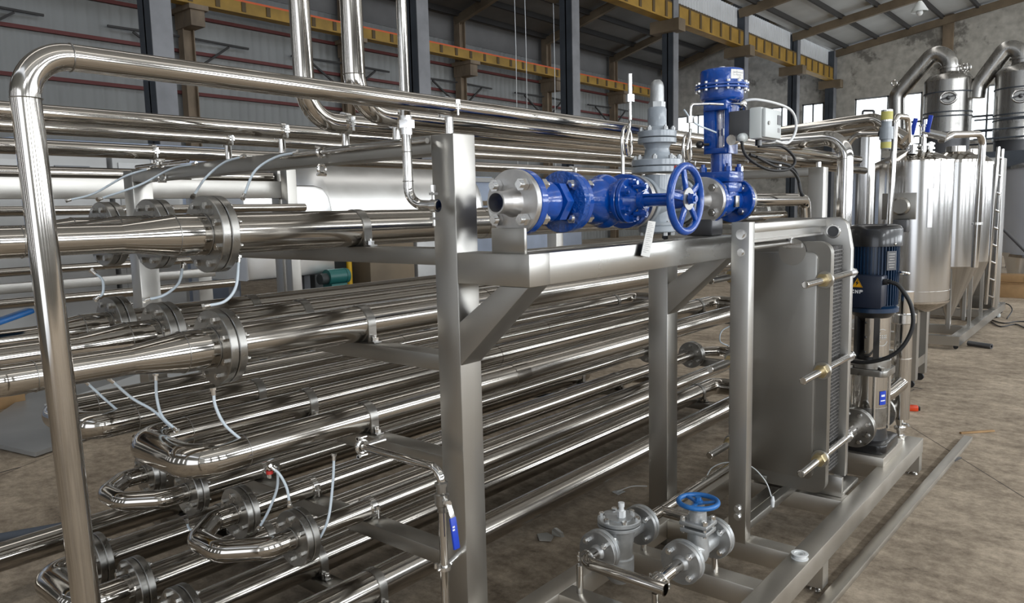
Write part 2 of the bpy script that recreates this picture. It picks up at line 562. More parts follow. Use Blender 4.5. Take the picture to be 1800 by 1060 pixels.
def flange_y(parent, x, y, z, R, ri, t=0.024, n=8, br=0.0085, m='flange', gap=0.004, bm_='darkbolt', bR=None, stub=0.0, phase=0.5):
    """a bolted pair of flange discs square to Y; the bolts are its sub-parts"""
    b = MB()
    b.hollow((x, y - gap / 2 - t, z), (x, y - gap / 2, z), R, ri, 40, 0.002)
    b.hollow((x, y + gap / 2, z), (x, y + gap / 2 + t, z), R, ri, 40, 0.002)
    b.hollow((x, y - gap / 2, z), (x, y + gap / 2, z), R * 0.93, ri, 32)
    f = part('flange', b, m, parent, (x, y, z))
    bolts_on(f, (x, y, z), bR or (R + ri) / 2 + 0.006, n, 2 * t + gap, br, bm_, stub, phase)
    return f

# ================================================================== the hall
Y0, Y1, XL, XM, XR = -8.0, 42.3, -23.0, -13.0, 12.0
struct('floor', MB().box((XL - 0.2, Y0, -0.2), (XR + 0.2, Y1 + 0.2, 0.0)), 'floor')

def corrugated(x0, ya, yb, za, zb, pitch=0.28, depth=0.035, axis='Y'):
    """trapezoid profiled sheet standing along Y (plane X = x0)"""
    b = MB()
    prof, y, k = [], ya, 0
    while y < yb:
        prof += [(y, 0), (y + pitch * 0.55, 0), (y + pitch * 0.65, depth), (y + pitch * 0.9, depth)]
        y += pitch
    prof.append((yb, 0))
    lo = [b.bm.verts.new((x0 + d, yy, za)) for yy, d in prof]
    hi = [b.bm.verts.new((x0 + d, yy, zb)) for yy, d in prof]
    for i in range(len(prof) - 1):
        b.bm.faces.new((lo[i], lo[i + 1], hi[i + 1], hi[i]))
    return b
struct('wall_left', corrugated(XL, Y0, Y1, 0, 8.86, 0.3, 0.015), 'wallsheet')
struct('wall_left_upper', MB().box((XL - 0.02, Y0, 8.8), (XL + 0.03, Y1, 9.9)), 'roof_dark')
n = 0
for z in (4.2, 5.44, 6.68, 7.75):
    n += 1
    struct('trim_%d' % n, MB().box((XL + 0.06, Y0, z - 0.05), (XL + 0.16, Y1, z + 0.05)), 'girt')
# strip between the two roofs
struct('wall_middle', corrugated(XM - 0.12, Y0, Y1, 8.75, 9.5, 0.22, 0.03), 'band')
# end wall with its window openings
def wall_with_openings(name, x0, x1, top0, top1, openings, m):
    """wall in the plane Y = Y1 between x0 and x1; top edge runs from top0 to top1"""
    b = MB()
    xs = sorted({x0, x1, *[o[0] for o in openings], *[o[1] for o in openings]})
    for a, c in zip(xs, xs[1:]):
        ta = top0 + (top1 - top0) * (a - x0) / (x1 - x0)
        tc_ = top0 + (top1 - top0) * (c - x0) / (x1 - x0)
        op = [o for o in openings if o[0] <= a and o[1] >= c]
        cuts = [(0, None)] if not op else [(0, op[0][2]), (op[0][3], None)]
        for lo, hi in cuts:
            b.prism([(a, Y1, lo), (c, Y1, lo), (c, Y1, tc_ if hi is None else hi), (a, Y1, ta if hi is None else hi)], (0, 0.25, 0))
    return struct(name, b, m)
OPEN_L = [(-22.4, -18.95, 4.6, 7.0), (-16.5, -14.9, 4.6, 6.95), (-14.6, -13.45, 4.6, 6.95)]
OPEN_R = [(-11.9, -8.75, 4.4, 6.95), (-7.1, -4.9, 4.4, 6.95), (-3.4, -0.6, 4.4, 6.95), (2, 5, 4.4, 6.95)]
wall_with_openings('wall_end_old', XL, XM, 9.75, 12.3, OPEN_L, 'plaster')
wall_with_openings('wall_end', XM, 0, 9.45, 11.55, OPEN_R[:3], 'plaster')
wall_with_openings('wall_end_east', 0, XR, 11.55, 9.6, OPEN_R[3:], 'plaster')
for i, (a, c, lo, hi) in enumerate(OPEN_L + OPEN_R):
    w = struct('window_%d' % (i + 1), MB().box((a, Y1 + 0.10, lo), (c, Y1 + 0.12, hi)), 'window', (a, Y1, lo))
    fb = MB()
    for xx in (a + 0.04, (a + c) / 2, c - 0.04):
        fb.box((xx - 0.04, Y1 + 0.05, lo), (xx + 0.04, Y1 + 0.10, hi))
    for zz in (lo + 0.04, lo + (hi - lo) * 0.45, hi - 0.04):
        fb.box((a, Y1 + 0.05, zz - 0.04), (c, Y1 + 0.10, zz + 0.04))
    struct('window_frame', fb, 'window_frame', (a, Y1, lo), w)
struct('trim_5', MB().box((-7.95, Y1 - 0.2, 0), (-7.5, Y1, 10.4)), 'column_brown')
# +X wall: solid below, between and above its two long window strips (the light comes through there)
for i, (lo, hi) in enumerate(((0, 1.7), (4.1, 6.45), (7.95, 9.6))):
    struct('wall_right' if i == 0 else 'wall_right_%s' % ('middle', 'upper')[i - 1], MB().box((XR, Y0, lo), (XR + 0.2, Y1, hi)), 'wallsheet')
SL = [-15.0, -12.2, -9.4, -6.6, -3.8, -1.6]  # gaps left for the added slit lamps
for q, (xa, xb) in enumerate(zip([XL] + [v + 0.25 for v in SL], [v - 0.25 for v in SL] + [-0.2])):
    struct('wall_back_pier', MB().box((xa, Y0 - 0.2, 1.15), (xb, Y0, 4.85)), 'wallsheet')
struct('wall_back_top', MB().box((XL, Y0 - 0.2, 4.85), (-0.2, Y0, 9.4)), 'wallsheet')
for i, (xa, xb) in enumerate(((XL, -0.2), (6.2, XR))):
    struct('wall_back' if i == 0 else 'wall_back_east', MB().box((xa, Y0 - 0.2, 0), (xb, Y0, 1.15 if i == 0 else 9.4)), 'wallsheet')
struct('wall_back_upper', MB().box((-0.2, Y0 - 0.2, 4.8), (6.2, Y0, 9.4)), 'wallsheet')

for i, wy in enumerate(WIN_Y[:-1]):
    struct('wall_right_pier', MB().box((XR, wy + 1.8, 1.7), (XR + 0.2, wy + 3.4, 7.95)), 'wallsheet')
# roofs: sheets, purlins along Y, rafters at every column line
COLY = [6.2 + 6.02 * k - 6.02 for k in range(8)]      # 0.18 ... 42.3
def roof(name, xa, za, xb, zb, m):
    struct(name, MB().prism([(xa, Y0, za), (xb, Y0, zb), (xb, Y0, zb + 0.08), (xa, Y0, za + 0.08)], (0, Y1 - Y0 + 0.3, 0)), m)
roof('ceiling', XM, 9.55, 0, 11.65, 'sheet')
roof('ceiling_east', 0, 11.65, XR, 9.7, 'sheet')
roof('ceiling_old_bay', XL, 9.8, XM + 0.0, 12.4, 'roof_dark')
pb = MB()
for k in range(9):
    x = XM + 0.7 + 1.45 * k
    if x > -0.3: break
    z = 9.55 + (x - XM) * 2.1 / 13
    pb.box((x - 0.05, Y0, z - 0.2), (x + 0.05, Y1, z))
struct('trim_7', pb, 'purlin')
pb = MB()
for k in range(8):
    x = XL + 0.5 + 1.25 * k
    z = 9.8 + (x - XL) * 0.26
    pb.box((x - 0.06, Y0, z - 0.22), (x + 0.06, Y1, z))
struct('trim_8', pb, 'purlin')
k = 8
for y in COLY[1:]:
    k += 1
    yy = min(y, Y1 - 0.35)
    b = MB().bar((XM, yy, 9.25), (0, yy, 11.35), 0.2, 0.34)
    struct('trim_%d' % k, b, 'rafter')
    k += 1
    struct('trim_%d' % k, MB().bar((XL + 0.3, yy - 0.3, 9.55), (XM - 0.3, yy - 0.3, 12.1), 0.2, 0.34), 'rafter')
# columns carrying the crane runways: H sections with a bracket each
def hcol(name, x, y, h, w, d, m, lit_side_m=None, bracket=0.0):
    b = MB()
    b.box((x - w / 2, y - d / 2, 0), (x + w / 2, y - d / 2 + 0.03, h))
    b.box((x - w / 2, y + d / 2 - 0.03, 0), (x + w / 2, y + d / 2, h))
    b.box((x - 0.02, y - d / 2, 0), (x + 0.02, y + d / 2, h))
    o = struct(name, b, m, (x, y, 0))
    if lit_side_m:
        struct('column_lit_side', MB().box((x + w / 2, y - d / 2 + 0.0, 0), (x + w / 2 + 0.02, y + d / 2, h)), lit_side_m, (x, y, 0), o)  # paler plate puts the light from +X into the column's colour
    if bracket:
        struct('column_bracket', MB().box((x - 0.2, y - 0.22, 7.25), (x + bracket, y + 0.22, 7.75)).box((x - 0.3, y - 0.3, 7.70), (x + bracket + 0.1, y + 0.3, 7.84)), m, (x, y, 0), o)
    return o
for y in COLY[1:-1]:
    hcol('column_middle', XM, y + 0.18, 9.4, 0.42, 0.36, 'column_dark', 'column_grey', 0.0)
hcol('column_middle', XM, Y1 - 0.4, 9.4, 0.42, 0.45, 'column_dark', 'column_grey', 0.0)
for y in COLY[2:-1]:
    hcol('column_wall', XL + 0.4, y - 0.2, 9.7, 0.32, 0.36, 'column_brown', None, 0.75)
for y in COLY[1:-1]:
    for s_ in (-1, 1):
        struct('column_brace', MB().bar((XL + 0.35, y - 0.2 + s_ * 0.2, 6.1), (XL + 0.2, y - 0.2 + s_ * 1.5, 7.0), 0.06, 0.06).bar((XL + 0.35, y - 0.2 + s_ * 0.2, 7.05), (XL + 0.2, y - 0.2 + s_ * 2.2, 7.05), 0.06, 0.06), 'purlin', (XL + 0.3, y, 6.5))
hcol('column_wall', XL + 0.4, COLY[1] - 0.2, 9.7, 0.32, 0.36, 'column_brown', None, 0.75)

def crane_beam(name, x, z, label, stripe, hh):
    t = thing(name, (x, Y0, z), label, 'crane beam', 'crane runway beams')
    b = MB().box((x - 0.15, Y0 + 0.3, z), (x + 0.15, Y1 - 0.3, z + hh)).box((x - 0.19, Y0 + 0.3, z - 0.02), (x + 0.19, Y1 - 0.3, z + 0.03))
    part('beam', b, 'crane_yellow', t)
    r = MB().box((x + 0.06, Y0 + 0.3, z + hh), (x + 0.15, Y1 - 0.3, z + hh + 0.06))
    part('rail', r, 'rail_orange' if stripe else 'crane_dark', t)
    s = MB()  # dark ribs draw the stiffeners' shadows as colour
    y = Y0 + 0.8
    while y < Y1 - 0.5:
        s.box((x + 0.15, y, z + 0.04), (x + 0.18, y + 0.14, z + hh - 0.01))
        y += 0.86
    o = part('stiffener_shadows', s, 'crane_dark', t)
    o['kind'] = 'stuff'
    return t
crane_beam('crane_beam', XL + 1.05, 7.86, 'yellow crane runway beam with orange rail along the corrugated wall', True, 0.34)
crane_beam('crane_beam', XM + 0.02, 7.96, 'yellow crane runway beam on the dark middle columns under the pale strip', False, 0.56)
for y in COLY[1:]:
    yy = min(y, Y1 - 0.4)
    struct('beam_bracket', MB().box((XM - 0.55, yy - 0.24, 7.55), (XM + 0.55, yy + 0.24, 7.95)), 'rafter')
# small lamp under the roof
t = thing('pendant_lamp', (-6.4, 30.0, 8.1), 'small bell-shaped pendant lamp hanging under the grey roof', 'lamp')
part('shade', MB().lathe((-6.4, 30, 8.1), (0, 0, 1), [(0.27, 0.0), (0.26, 0.05), (0.12, 0.28), (0.06, 0.36), (0.0, 0.36)], 24), 'grey_plastic', t)
part('bulb', MB().ball((-6.4, 30, 8.08), 0.11), 'white_plastic', t)
part('cord', MB().cyl((-6.4, 30, 8.4), (-6.4, 30, 10.45), 0.015, seg=6), 'purlin', t)
# wires and a bus bar that hang from the old roof
for q, (px, yy) in enumerate((((-16.627, 20.400, 7.495)[0], 20.4), ((-16.585, 20.900, 7.567)[0], 20.9), ((-17.521, 23.800, 8.175)[0], 23.8))):
    solo('hanging_wire', MB().tube([(px, yy, 11.0 - q * 0.2), (px + 0.03, yy, 7.0), (px, yy, 3.0)], 0.012, 6), 'white_plastic', (px, yy, 3),
         ('thin wire hanging before the old bay wall, nearest the second wall column', 'thin wire hanging just beside another before the old bay wall', 'thin lone wire hanging beside the dark middle column')[q], 'wire', 'hanging wires')
t = thing('insulator_rack', (XM + 0.42, COLY[2] + 0.22, 7.2), 'pale insulator strip fixed high on the dark column behind the thin downpipe', 'insulator')
part('strip', MB().box((XM + 0.3, COLY[2] + 0.18, 7.2), (XM + 0.36, COLY[2] + 0.24, 8.4)), 'cast', t)
for q in range(4):
    part('knob', MB().ball((XM + 0.42, COLY[2] + 0.21, 7.35 + 0.3 * q), 0.07), 'white_plastic', t)

# ================================================================== pipe rack
XP, S = -1.66, 0.10                      # outer face and width of the post tube
PY = (1.724, 3.10, 5.25)                 # front faces of the outer posts
XB0, XB1 = -3.97, -3.87                  # the row of posts at the back
ARMZ = (1.486, 1.135, 0.79, 0.45, 0.11)  # tops of the pipe arms
COLX = (-2.215, -2.585, -2.955, -3.325)
rack = thing('pipe_rack', (-2.7, 1.7, 0), 'brushed steel square-tube rack that carries the long pipes', 'rack')
for i, y in enumerate(PY):
    top = 1.845 if i != 1 else 1.376
    b = MB().box((XP - S, y, 0), (XP, y + S, top), 0.004)
    part('post', b, 'brushed', rack)
for y in (PY[0], PY[2]):
    part('post', MB().box((XB0, y, 0), (XB1, y + S, 1.845), 0.004), 'brushed', rack)
    part('top_beam', MB().box((XB1, y, 1.787), (XP - S, y + S, 1.845), 0.003), 'satin', rack)
for y in (PY[0], PY[2]):
    for z in ARMZ:
        part('arm', MB().box((XB1, y + 0.01, z - 0.055), (XP - S, y + S - 0.01, z), 0.003), 'satin', rack)
# outrigger: stubs, diagonal braces and the long valve beam
for y in PY[:2]:
    x1 = -1.37 if y == PY[0] else -1.47
    part('stub', MB().box((XP, y, 1.376), (x1, y + S, 1.474), 0.003), 'brushed', rack)
    part('brace', MB().prism([(XP, y + 0.001, 1.252), (-1.487, y + 0.001, 1.376), (-1.375, y + 0.001, 1.376), (XP, y + 0.001, 1.112)], (0, S - 0.002, 0), 0.003), 'brushed', rack)
part('valve_beam', MB().box((-1.47, PY[0] + S - 0.001, 1.376), (-1.37, 3.21, 1.474), 0.003), 'beam', rack)
part('inner_beam', MB().box((XP - S + 0.01, PY[0] + S, 1.40), (XP - 0.02, PY[1], 1.46), 0.003), 'satin', rack)
part('support_plate', MB().box((-1.53, 1.742, 1.474), (-1.40, 1.754, 1.55), 0.002), 'brushed', rack)
part('support_plate', MB().box((-1.55, 3.05, 1.474), (-1.42, 3.16, 1.55), 0.01), 'dark_plate', rack)
for (x, y) in ((-1.71, 5.3),):
    part('stub_pin', MB().cyl((x, y, 1.845), (x, y, 1.88), 0.016, seg=16), 'bright', rack)

CLAMP_BAND = {}
def band(parent, x, y, z, r, arm_z, w=0.035):
    """strap over the pipe with its bolt on the arm"""
    key = ('band', r, round(z - arm_z, 3))
    if key not in CLAMP_BAND:
        b = MB()
        b.hollow((0, -w / 2, 0), (0, w / 2, 0), r + 0.004, r - 0.001, 36)
        b.box((r - 0.004, -w / 2, arm_z - z + 0.001), (r + 0.03, w / 2, arm_z - z + 0.006))
        b.box((r - 0.004, -w / 2, arm_z - z + 0.001), (r + 0.0035, w / 2, 0.0))
        b2 = MB()
        b2.hexa((r + 0.016, 0, arm_z - z + 0.006), (r + 0.016, 0, arm_z - z + 0.02), 0.012)
        b2.cyl((r + 0.016, 0, arm_z - z + 0.006), (r + 0.016, 0, arm_z - z + 0.028), 0.006, seg=10)
        CLAMP_BAND[key] = (b.mesh('clamp_band', material=M['flange']), b2.mesh('bolt', material=M['bright']))
    m1, m2 = CLAMP_BAND[key]
    o = share('clamp_band', m1, parent, (x, y, z))
    share('bolt', m2, o, (x, y, z))
def ring_clamp(parent, x, y, z, r, base_z, w=0.022):
    """hinged pipe hanger on a short stem"""
    key = ('ring', r, round(z - base_z, 3))
    if key not in CLAMP_BAND:
        b = MB()
        b.hollow((0, -w / 2, 0), (0, w / 2, 0), r + 0.006, r - 0.001, 36)
        for sx in (-1, 1):
            b.box((sx * (r + 0.003) - 0.012, -w / 2, -0.008), (sx * (r + 0.003) + 0.012, w / 2, -0.003))
            b.box((sx * (r + 0.003) - 0.012, -w / 2, 0.003), (sx * (r + 0.003) + 0.012, w / 2, 0.008))
            b.hexa((sx * (r + 0.014), 0, 0.008), (sx * (r + 0.014), 0, 0.02), 0.008)
            b.cyl((sx * (r + 0.014), 0, -0.028), (sx * (r + 0.014), 0, 0.02), 0.004, seg=8)
        b2 = MB().cyl((0, 0, base_z - z), (0, 0, -r - 0.002), 0.014, seg=18)
        CLAMP_BAND[key] = (b.mesh('pipe_clamp', material=M['bright']), b2.mesh('stem', material=M['pipe_up']))
    m1, m2 = CLAMP_BAND[key]
    o = share('pipe_clamp', m1, parent, (x, y, z))
    share('stem', m2, o, (x, y, z))

BANDY = [PY[0] + 0.05, PY[2] + 0.05]
def weld(parent, pts, r):
    """thin weld bead rings at the given (point, axis) places"""
    for p, a in pts:
        b = MB().torus(p, a, r + 0.0006, 0.0014, 32, 6)
        part('weld_seam', b, 'flange', parent, p)

def sleeves(parent, x, z, r, ys):
    for y in ys:
        part('sleeve_joint', MB().hollow((x, y, z), (x, y + 0.10, z), r + 0.0022, r - 0.001, 36), 'rackpipe', parent, (x, y, z))
# rows 1 and 2: thick pipes, flanged, then reduced to thin returns
YF = 1.215
def thick_pair(row, ca, cb, yend, label):
    z = ARMZ[row] + 0.065
    r = 0.065
    t = thing('rack_pipe', (COLX[ca], YF, ARMZ[row]), label, 'pipe', 'long pipes on the rack')
    cols = [ca] if cb is None else [ca, cb]
    for c in cols:
        x = COLX[c]
        part('pipe', MB().tube([(x, YF + 0.026, z), (x, 5.42, z)], r, 36), 'rackpipe', t)
        flange_y(t, x, YF, z, 0.118, r - 0.006, 0.026, 8, 0.011)
        flange_y(t, x, 5.45, z, 0.118, r - 0.006, 0.026, 8, 0.011)
        for y in BANDY:
            band(t, x, y, z, r, ARMZ[row])
        sleeves(t, x, z, r, (2.45 + 0.3 * c, 3.95))
        rb = MB().lathe((x, YF - 0.026, z), (0, -1, 0), [(0, 0), (r - 0.002, 0), (r - 0.002, 0.10), (0.042, 0.24), (0.041, 0.25), (0, 0.25)], 36)
        # eccentric: keep the outer side straight
        part('reducer', rb, 'pipe', t)
        weld(t, [((x, YF - 0.03, z), (0, 1, 0)), ((x, YF - 0.126, z), (0, 1, 0))], r - 0.002)
        part('pipe', MB().tube([(x, YF - 0.25, z), (x, yend, z)], 0.041, 32), 'rackpipe', t)
    if cb is not None:
        xa, xb = COLX[ca], COLX[cb]
        weld(t, [((xa, yend + 0.002, z), (0, 1, 0)), ((xb, yend + 0.002, z), (0, 1, 0))], 0.041)
        part('u_bend', MB().tube([(xa, yend, z), (xa, yend - 0.10, z), (xb, yend - 0.10, z), (xb, yend, z)], 0.041, 32, 0.095, 10), 'pipe', t)
    # far return beyond the rack's end
    return t
thick_pair(0, 0, 1, 0.69, 'pair of thick polished pipes on the top rack arms, next to the tall post')
thick_pair(0, 2, None, 0.15, 'thick polished pipe on the top arms behind the front pair')
thick_pair(1, 0, 1, 0.69, 'pair of thick polished pipes on the second arms just below the valve beam')
thick_pair(1, 2, None, 0.15, 'thick polished pipe on the second arms behind the front pair')

# row 3: two plain serpentine pairs
def plain_pair(row, ca, cb, r, ybend, label, ends=True):
    z = ARMZ[row] + r
    xa, xb = COLX[ca], COLX[cb]
    t = thing('serpentine_pipe', (xa, ybend, ARMZ[row]), label, 'pipe', 'long pipes on the rack')
    for x in (xa, xb):
        part('pipe', MB().tube([(x, ybend, z), (x, 5.40, z)], r, 32), 'rackpipe', t)
        for y in BANDY:
            band(t, x, y, z, r, ARMZ[row])
    sleeves(t, xa, z, r, (2.62, 3.85)); sleeves(t, xb, z, r, (2.95,))
    weld(t, [((xa, ybend, z), (0, 1, 0)), ((xb, ybend, z), (0, 1, 0))], r)
    part('u_bend', MB().tube([(xa, ybend, z), (xa, ybend - 0.165, z), (xb, ybend - 0.165, z), (xb, ybend, z)], r, 32, 0.15, 12), 'pipe', t)
    part('u_bend', MB().tube([(xa, 5.40, z), (xa, 5.565, z), (xb, 5.565, z), (xb, 5.40, z)], r, 32, 0.15, 12), 'pipe', t)
    return t
plain_pair(2, 0, 1, 0.055, 1.27, 'polished serpentine pipe with bare U-bend on the third arms nearest the post')
plain_pair(2, 2, 3, 0.052, 1.25, 'polished serpentine pipe with bare U-bend on the third arms, far side')

# row 4: thin flanged pairs with small U-bends
def thin_pair(ca, cb, label):
    r = 0.038
    z = ARMZ[3] + r
    xa, xb = COLX[ca], COLX[cb]
    yf = 1.455
    t = thing('flanged_pipe', (xa, yf, ARMZ[3]), label, 'pipe', 'long pipes on the rack')
    for x in (xa, xb):
        part('pipe', MB().tube([(x, yf + 0.024, z), (x, 5.18, z)], r, 28), 'rackpipe', t)
        flange_y(t, x, yf, z, 0.099, r - 0.004, 0.024, 6, 0.010)
        flange_y(t, x, 5.21, z, 0.099, r - 0.004, 0.024, 6, 0.010)
        for y in BANDY:
            ring_clamp(t, x, y, z, r, ARMZ[3])
    weld(t, [((xa, yf - 0.03, z), (0, 1, 0)), ((xb, yf - 0.03, z), (0, 1, 0))], r)
    for y, s in ((yf - 0.026, -1), (5.236, 1)):
        part('u_bend', MB().tube([(xa, y, z), (xa, y + s * 0.09, z), (xa - 0.11, y + s * 0.205, z), (xb + 0.11, y + s * 0.205, z), (xb, y + s * 0.09, z), (xb, y, z)], r, 28, 0.07, 8), 'pipe', t)
    return t
thin_pair(0, 1, 'thin flanged pipe pair with small U-bend on the fourth arms nearest the post')
thin_pair(2, 3, 'thin flanged pipe pair with small U-bend on the fourth arms, far side')

# row 5: thick flanged pairs close to the floor
def floor_pair(ca, cb, label):
    r = 0.065
    z = ARMZ[4] + r
    xa, xb = COLX[ca], COLX[cb]
    yf = 1.205
    t = thing('floor_pipe', (xa, yf, ARMZ[4]), label, 'pipe', 'long pipes on the rack')
    for x in (xa, xb):
        part('pipe', MB().tube([(x, yf + 0.026, z), (x, 5.42, z)], r, 36), 'rackpipe', t)
        flange_y(t, x, yf, z, 0.116, r - 0.006, 0.026, 8, 0.011)
        for y in BANDY:
            band(t, x, y, z, r, ARMZ[4])
    part('u_bend', MB().tube([(xa, yf - 0.026, z), (xa, yf - 0.20, z), (xb, yf - 0.20, z), (xb, yf - 0.026, z)], 0.058, 32, 0.14, 10), 'pipe', t)
    part('u_bend', MB().tube([(xa, 5.42, z), (xa, 5.60, z), (xb, 5.60, z), (xb, 5.42, z)], r, 32, 0.15, 10), 'pipe', t)
    return t
floor_pair(0, 1, 'thick pipe pair on the lowest arms beside the post foot')
floor_pair(2, 3, 'thick flanged pipe pair on the lowest arms with U-bend by the leaning pipe foot')
t = thing('floor_pipe', (-3.70, 0.2, ARMZ[4]), 'thick straight pipe on the lowest arms, farthest from the posts', 'pipe', 'long pipes on the rack')
part('pipe', MB().tube([(-3.70, 0.2, 0.175), (-3.70, 5.4, 0.175)], 0.062, 32), 'pipe', t)
for y in BANDY:
    band(t, -3.70, y, 0.172, 0.062, ARMZ[4])

# ------------------------------------------------------------------ pipes over the rack
def over_pipe(x, r, stem_base, pts, label, bend=0.13, clamps=(PY[0] + 0.05, PY[2] + 0.05), z=None, welds=(), name='overhead_pipe'):
    t = thing(name, (x, 1.774, stem_base), label, 'pipe', 'pipes over the rack')
    part('pipe', MB().tube(pts, r, 36, bend, 14), 'pipe', t)
    for y in clamps:
        ring_clamp(t, x, y, z, r, stem_base)
    weld(t, welds, r)
    return t
TB = 1.845
over_pipe(-1.725, 0.0275, TB, [(-1.70, 0.605, 0.0), (-1.705, 0.565, 1.932), (-1.725, 6.35, 1.932), (-2.4, 6.5, 1.932)],
          'long polished handrail pipe with elbow, running over the post top', 0.09, (1.774,), 1.932,
          [((-1.705, 0.568, 1.842), (0, 0.02, 1)), ((-1.705, 0.655, 1.932), (0, 1, 0))], 'handrail_pipe')
over_pipe(-1.975, 0.035, TB, [(-1.975, 1.60, 3.6), (-1.975, 1.605, 1.928), (-1.975, 6.7, 1.928), (-2.6, 6.8, 1.928)],
          'polished pipe turning up through an elbow, closer to the handrail pipe', 0.12, (1.774, 5.3), 1.928, [((-1.975, 1.604, 2.045), (0, 0, 1))])
over_pipe(-2.25, 0.035, TB, [(-2.25, 1.59, 3.6), (-2.25, 1.61, 1.928), (-2.25, 8.4, 1.928)],
          'polished pipe turning up through an elbow, farther from the handrail pipe', 0.12, (1.774, 5.3), 1.928, [((-2.25, 1.608, 2.045), (0, 0, 1))])
over_pipe(-2.65, 0.028, TB, [(-2.65, -0.4, 1.935), (-2.65, 8.2, 1.935)], 'uppermost of three straight pipes passing behind the leaning handrail leg', 0, (1.774, 5.3), 1.935)
over_pipe(-3.05, 0.024, TB, [(-3.05, -0.4, 1.935), (-3.05, 8.0, 1.935)], 'middle of three straight pipes passing behind the leaning handrail leg', 0, (1.774, 5.3), 1.935)
over_pipe(-3.74, 0.034, TB, [(-3.74, -0.4, 1.925), (-3.74, 7.8, 1.925)], 'lowest of three straight pipes passing behind the leaning handrail leg', 0, (1.774, 5.3), 1.925)

# thin downpipe with union, dropping past the handrail to a clamp on the post
t = thing('downpipe', (-1.79, 1.63, 1.6), 'thin polished downpipe with union, dropping behind the handrail pipe to the post', 'pipe')
part('pipe', MB().tube([(-1.775, 1.635, 3.4), (-1.775, 1.635, 1.628), (-1.665, 1.655, 1.622)], 0.0155, 24, 0.055, 8), 'pipe_up', t)
b = MB()
b.hexa((-1.775, 1.635, 1.862), (-1.775, 1.635, 1.886), 0.027)
b.cyl((-1.775, 1.635, 1.842), (-1.775, 1.635, 1.862), 0.0195, seg=20)
b.cyl((-1.775, 1.635, 1.886), (-1.775, 1.635, 1.90), 0.0195, seg=20)
part('union', b, 'bright', t)
weld(t, [((-1.775, 1.635, 1.79), (0, 0, 1)), ((-1.775, 1.635, 1.70), (0, 0, 1))], 0.0155)
b = MB()
b.cyl((-1.690, 1.651, 1.622), (-1.668, 1.655, 1.622), 0.020, seg=24)
b.hexa((-1.684, 1.652, 1.665), (-1.684, 1.652, 1.685), 0.008).cyl((-1.684, 1.652, 1.56), (-1.684, 1.652, 1.68), 0.005, seg=8)
b.box((-1.692, 1.642, 1.655), (-1.672, 1.662, 1.662)).box((-1.692, 1.642, 1.58), (-1.672, 1.662, 1.587))
part('clamp', b, 'darkbolt', t)

# sampling pipe with the blue-levered ball valve in front of the post
SX, SY = -1.66, 1.62
t = thing('drain_pipe', (SX, SY, 0), 'thin drain pipe with blue-levered ball valve in front of the tall post', 'pipe')
part('pipe', MB().tube([(SX, SY, 0.02), (SX, SY, 0.80), (-2.07, SY, 0.80)], 0.0135, 20, 0.045, 8), 'pipe_up', t)
b = MB().lathe((SX, SY, 0.66), (0, 0, 1), [(0, 0), (0.017, 0), (0.017, 0.018), (0.023, 0.022), (0.023, 0.058), (0.017, 0.062), (0.017, 0.085), (0.021, 0.085), (0.021, 0.095), (0.014, 0.10), (0, 0.10)], 24)
vb = part('ball_valve', b, 'flange', t)
b = MB().cyl((SX, SY, 0.70), (SX + 0.035, SY - 0.012, 0.70), 0.010, seg=16).hexa((SX + 0.03, SY - 0.012, 0.70), (SX + 0.045, SY - 0.016, 0.70), 0.012)
part('stem', b, 'bright', vb)
hb = MB().bar((SX + 0.042, SY - 0.014, 0.70), (SX + 0.060, SY - 0.014, 0.655), 0.020, 0.004, (1, 0, 0.3), 0.001)
lv = part('lever', hb, 'bright', vb, label='steel lever')
part('grip', MB().bar((SX + 0.058, SY - 0.014, 0.66), (SX + 0.072, SY - 0.014, 0.56), 0.026, 0.009, (1, 0, 0.2), 0.004), 'blue_grip', vb, label='blue lever grip with white lettering')
gb = MB()
for q in range(7):
    gb.bar((SX + 0.0675, SY - 0.020 + 0.0, 0.635 - q * 0.0095), (SX + 0.0683, SY - 0.020, 0.630 - q * 0.0095), 0.009, 0.001, (1, 0, 0.15))
part('grip_lettering', gb, 'white_ink', vb)
b = MB().hollow((SX, SY, 0.468), (SX, SY, 0.480), 0.022, 0.013, 20).cyl((SX, SY - 0.03, 0.474), (SX, SY + 0.03, 0.474), 0.004, seg=8)
b.hexa((SX - 0.025, SY - 0.012, 0.468), (SX - 0.025, SY - 0.012, 0.484), 0.007)
b.tube([(SX, SY, 0.474), (SX - 0.03, PY[0] - 0.001, 0.474)], 0.010, 14)
part('clamp', b, 'bright', t)
b = MB().torus((-2.045, SY, 0.80), (1, 0, 0), 0.022, 0.007, 24, 8)
for sz in (-1, 1):
    b.cyl((-2.045, SY - 0.02, 0.80 + sz * 0.032), (-2.045, SY + 0.02, 0.80 + sz * 0.032), 0.005, seg=8).hexa((-2.045, SY - 0.02, 0.80 + sz * 0.032), (-2.045, SY - 0.01, 0.80 + sz * 0.032), 0.009)
b.cyl((-2.045, SY, 0.80), (-2.045, 1.72, 0.80), 0.011, seg=16)
part('clamp', b, 'bright', t)

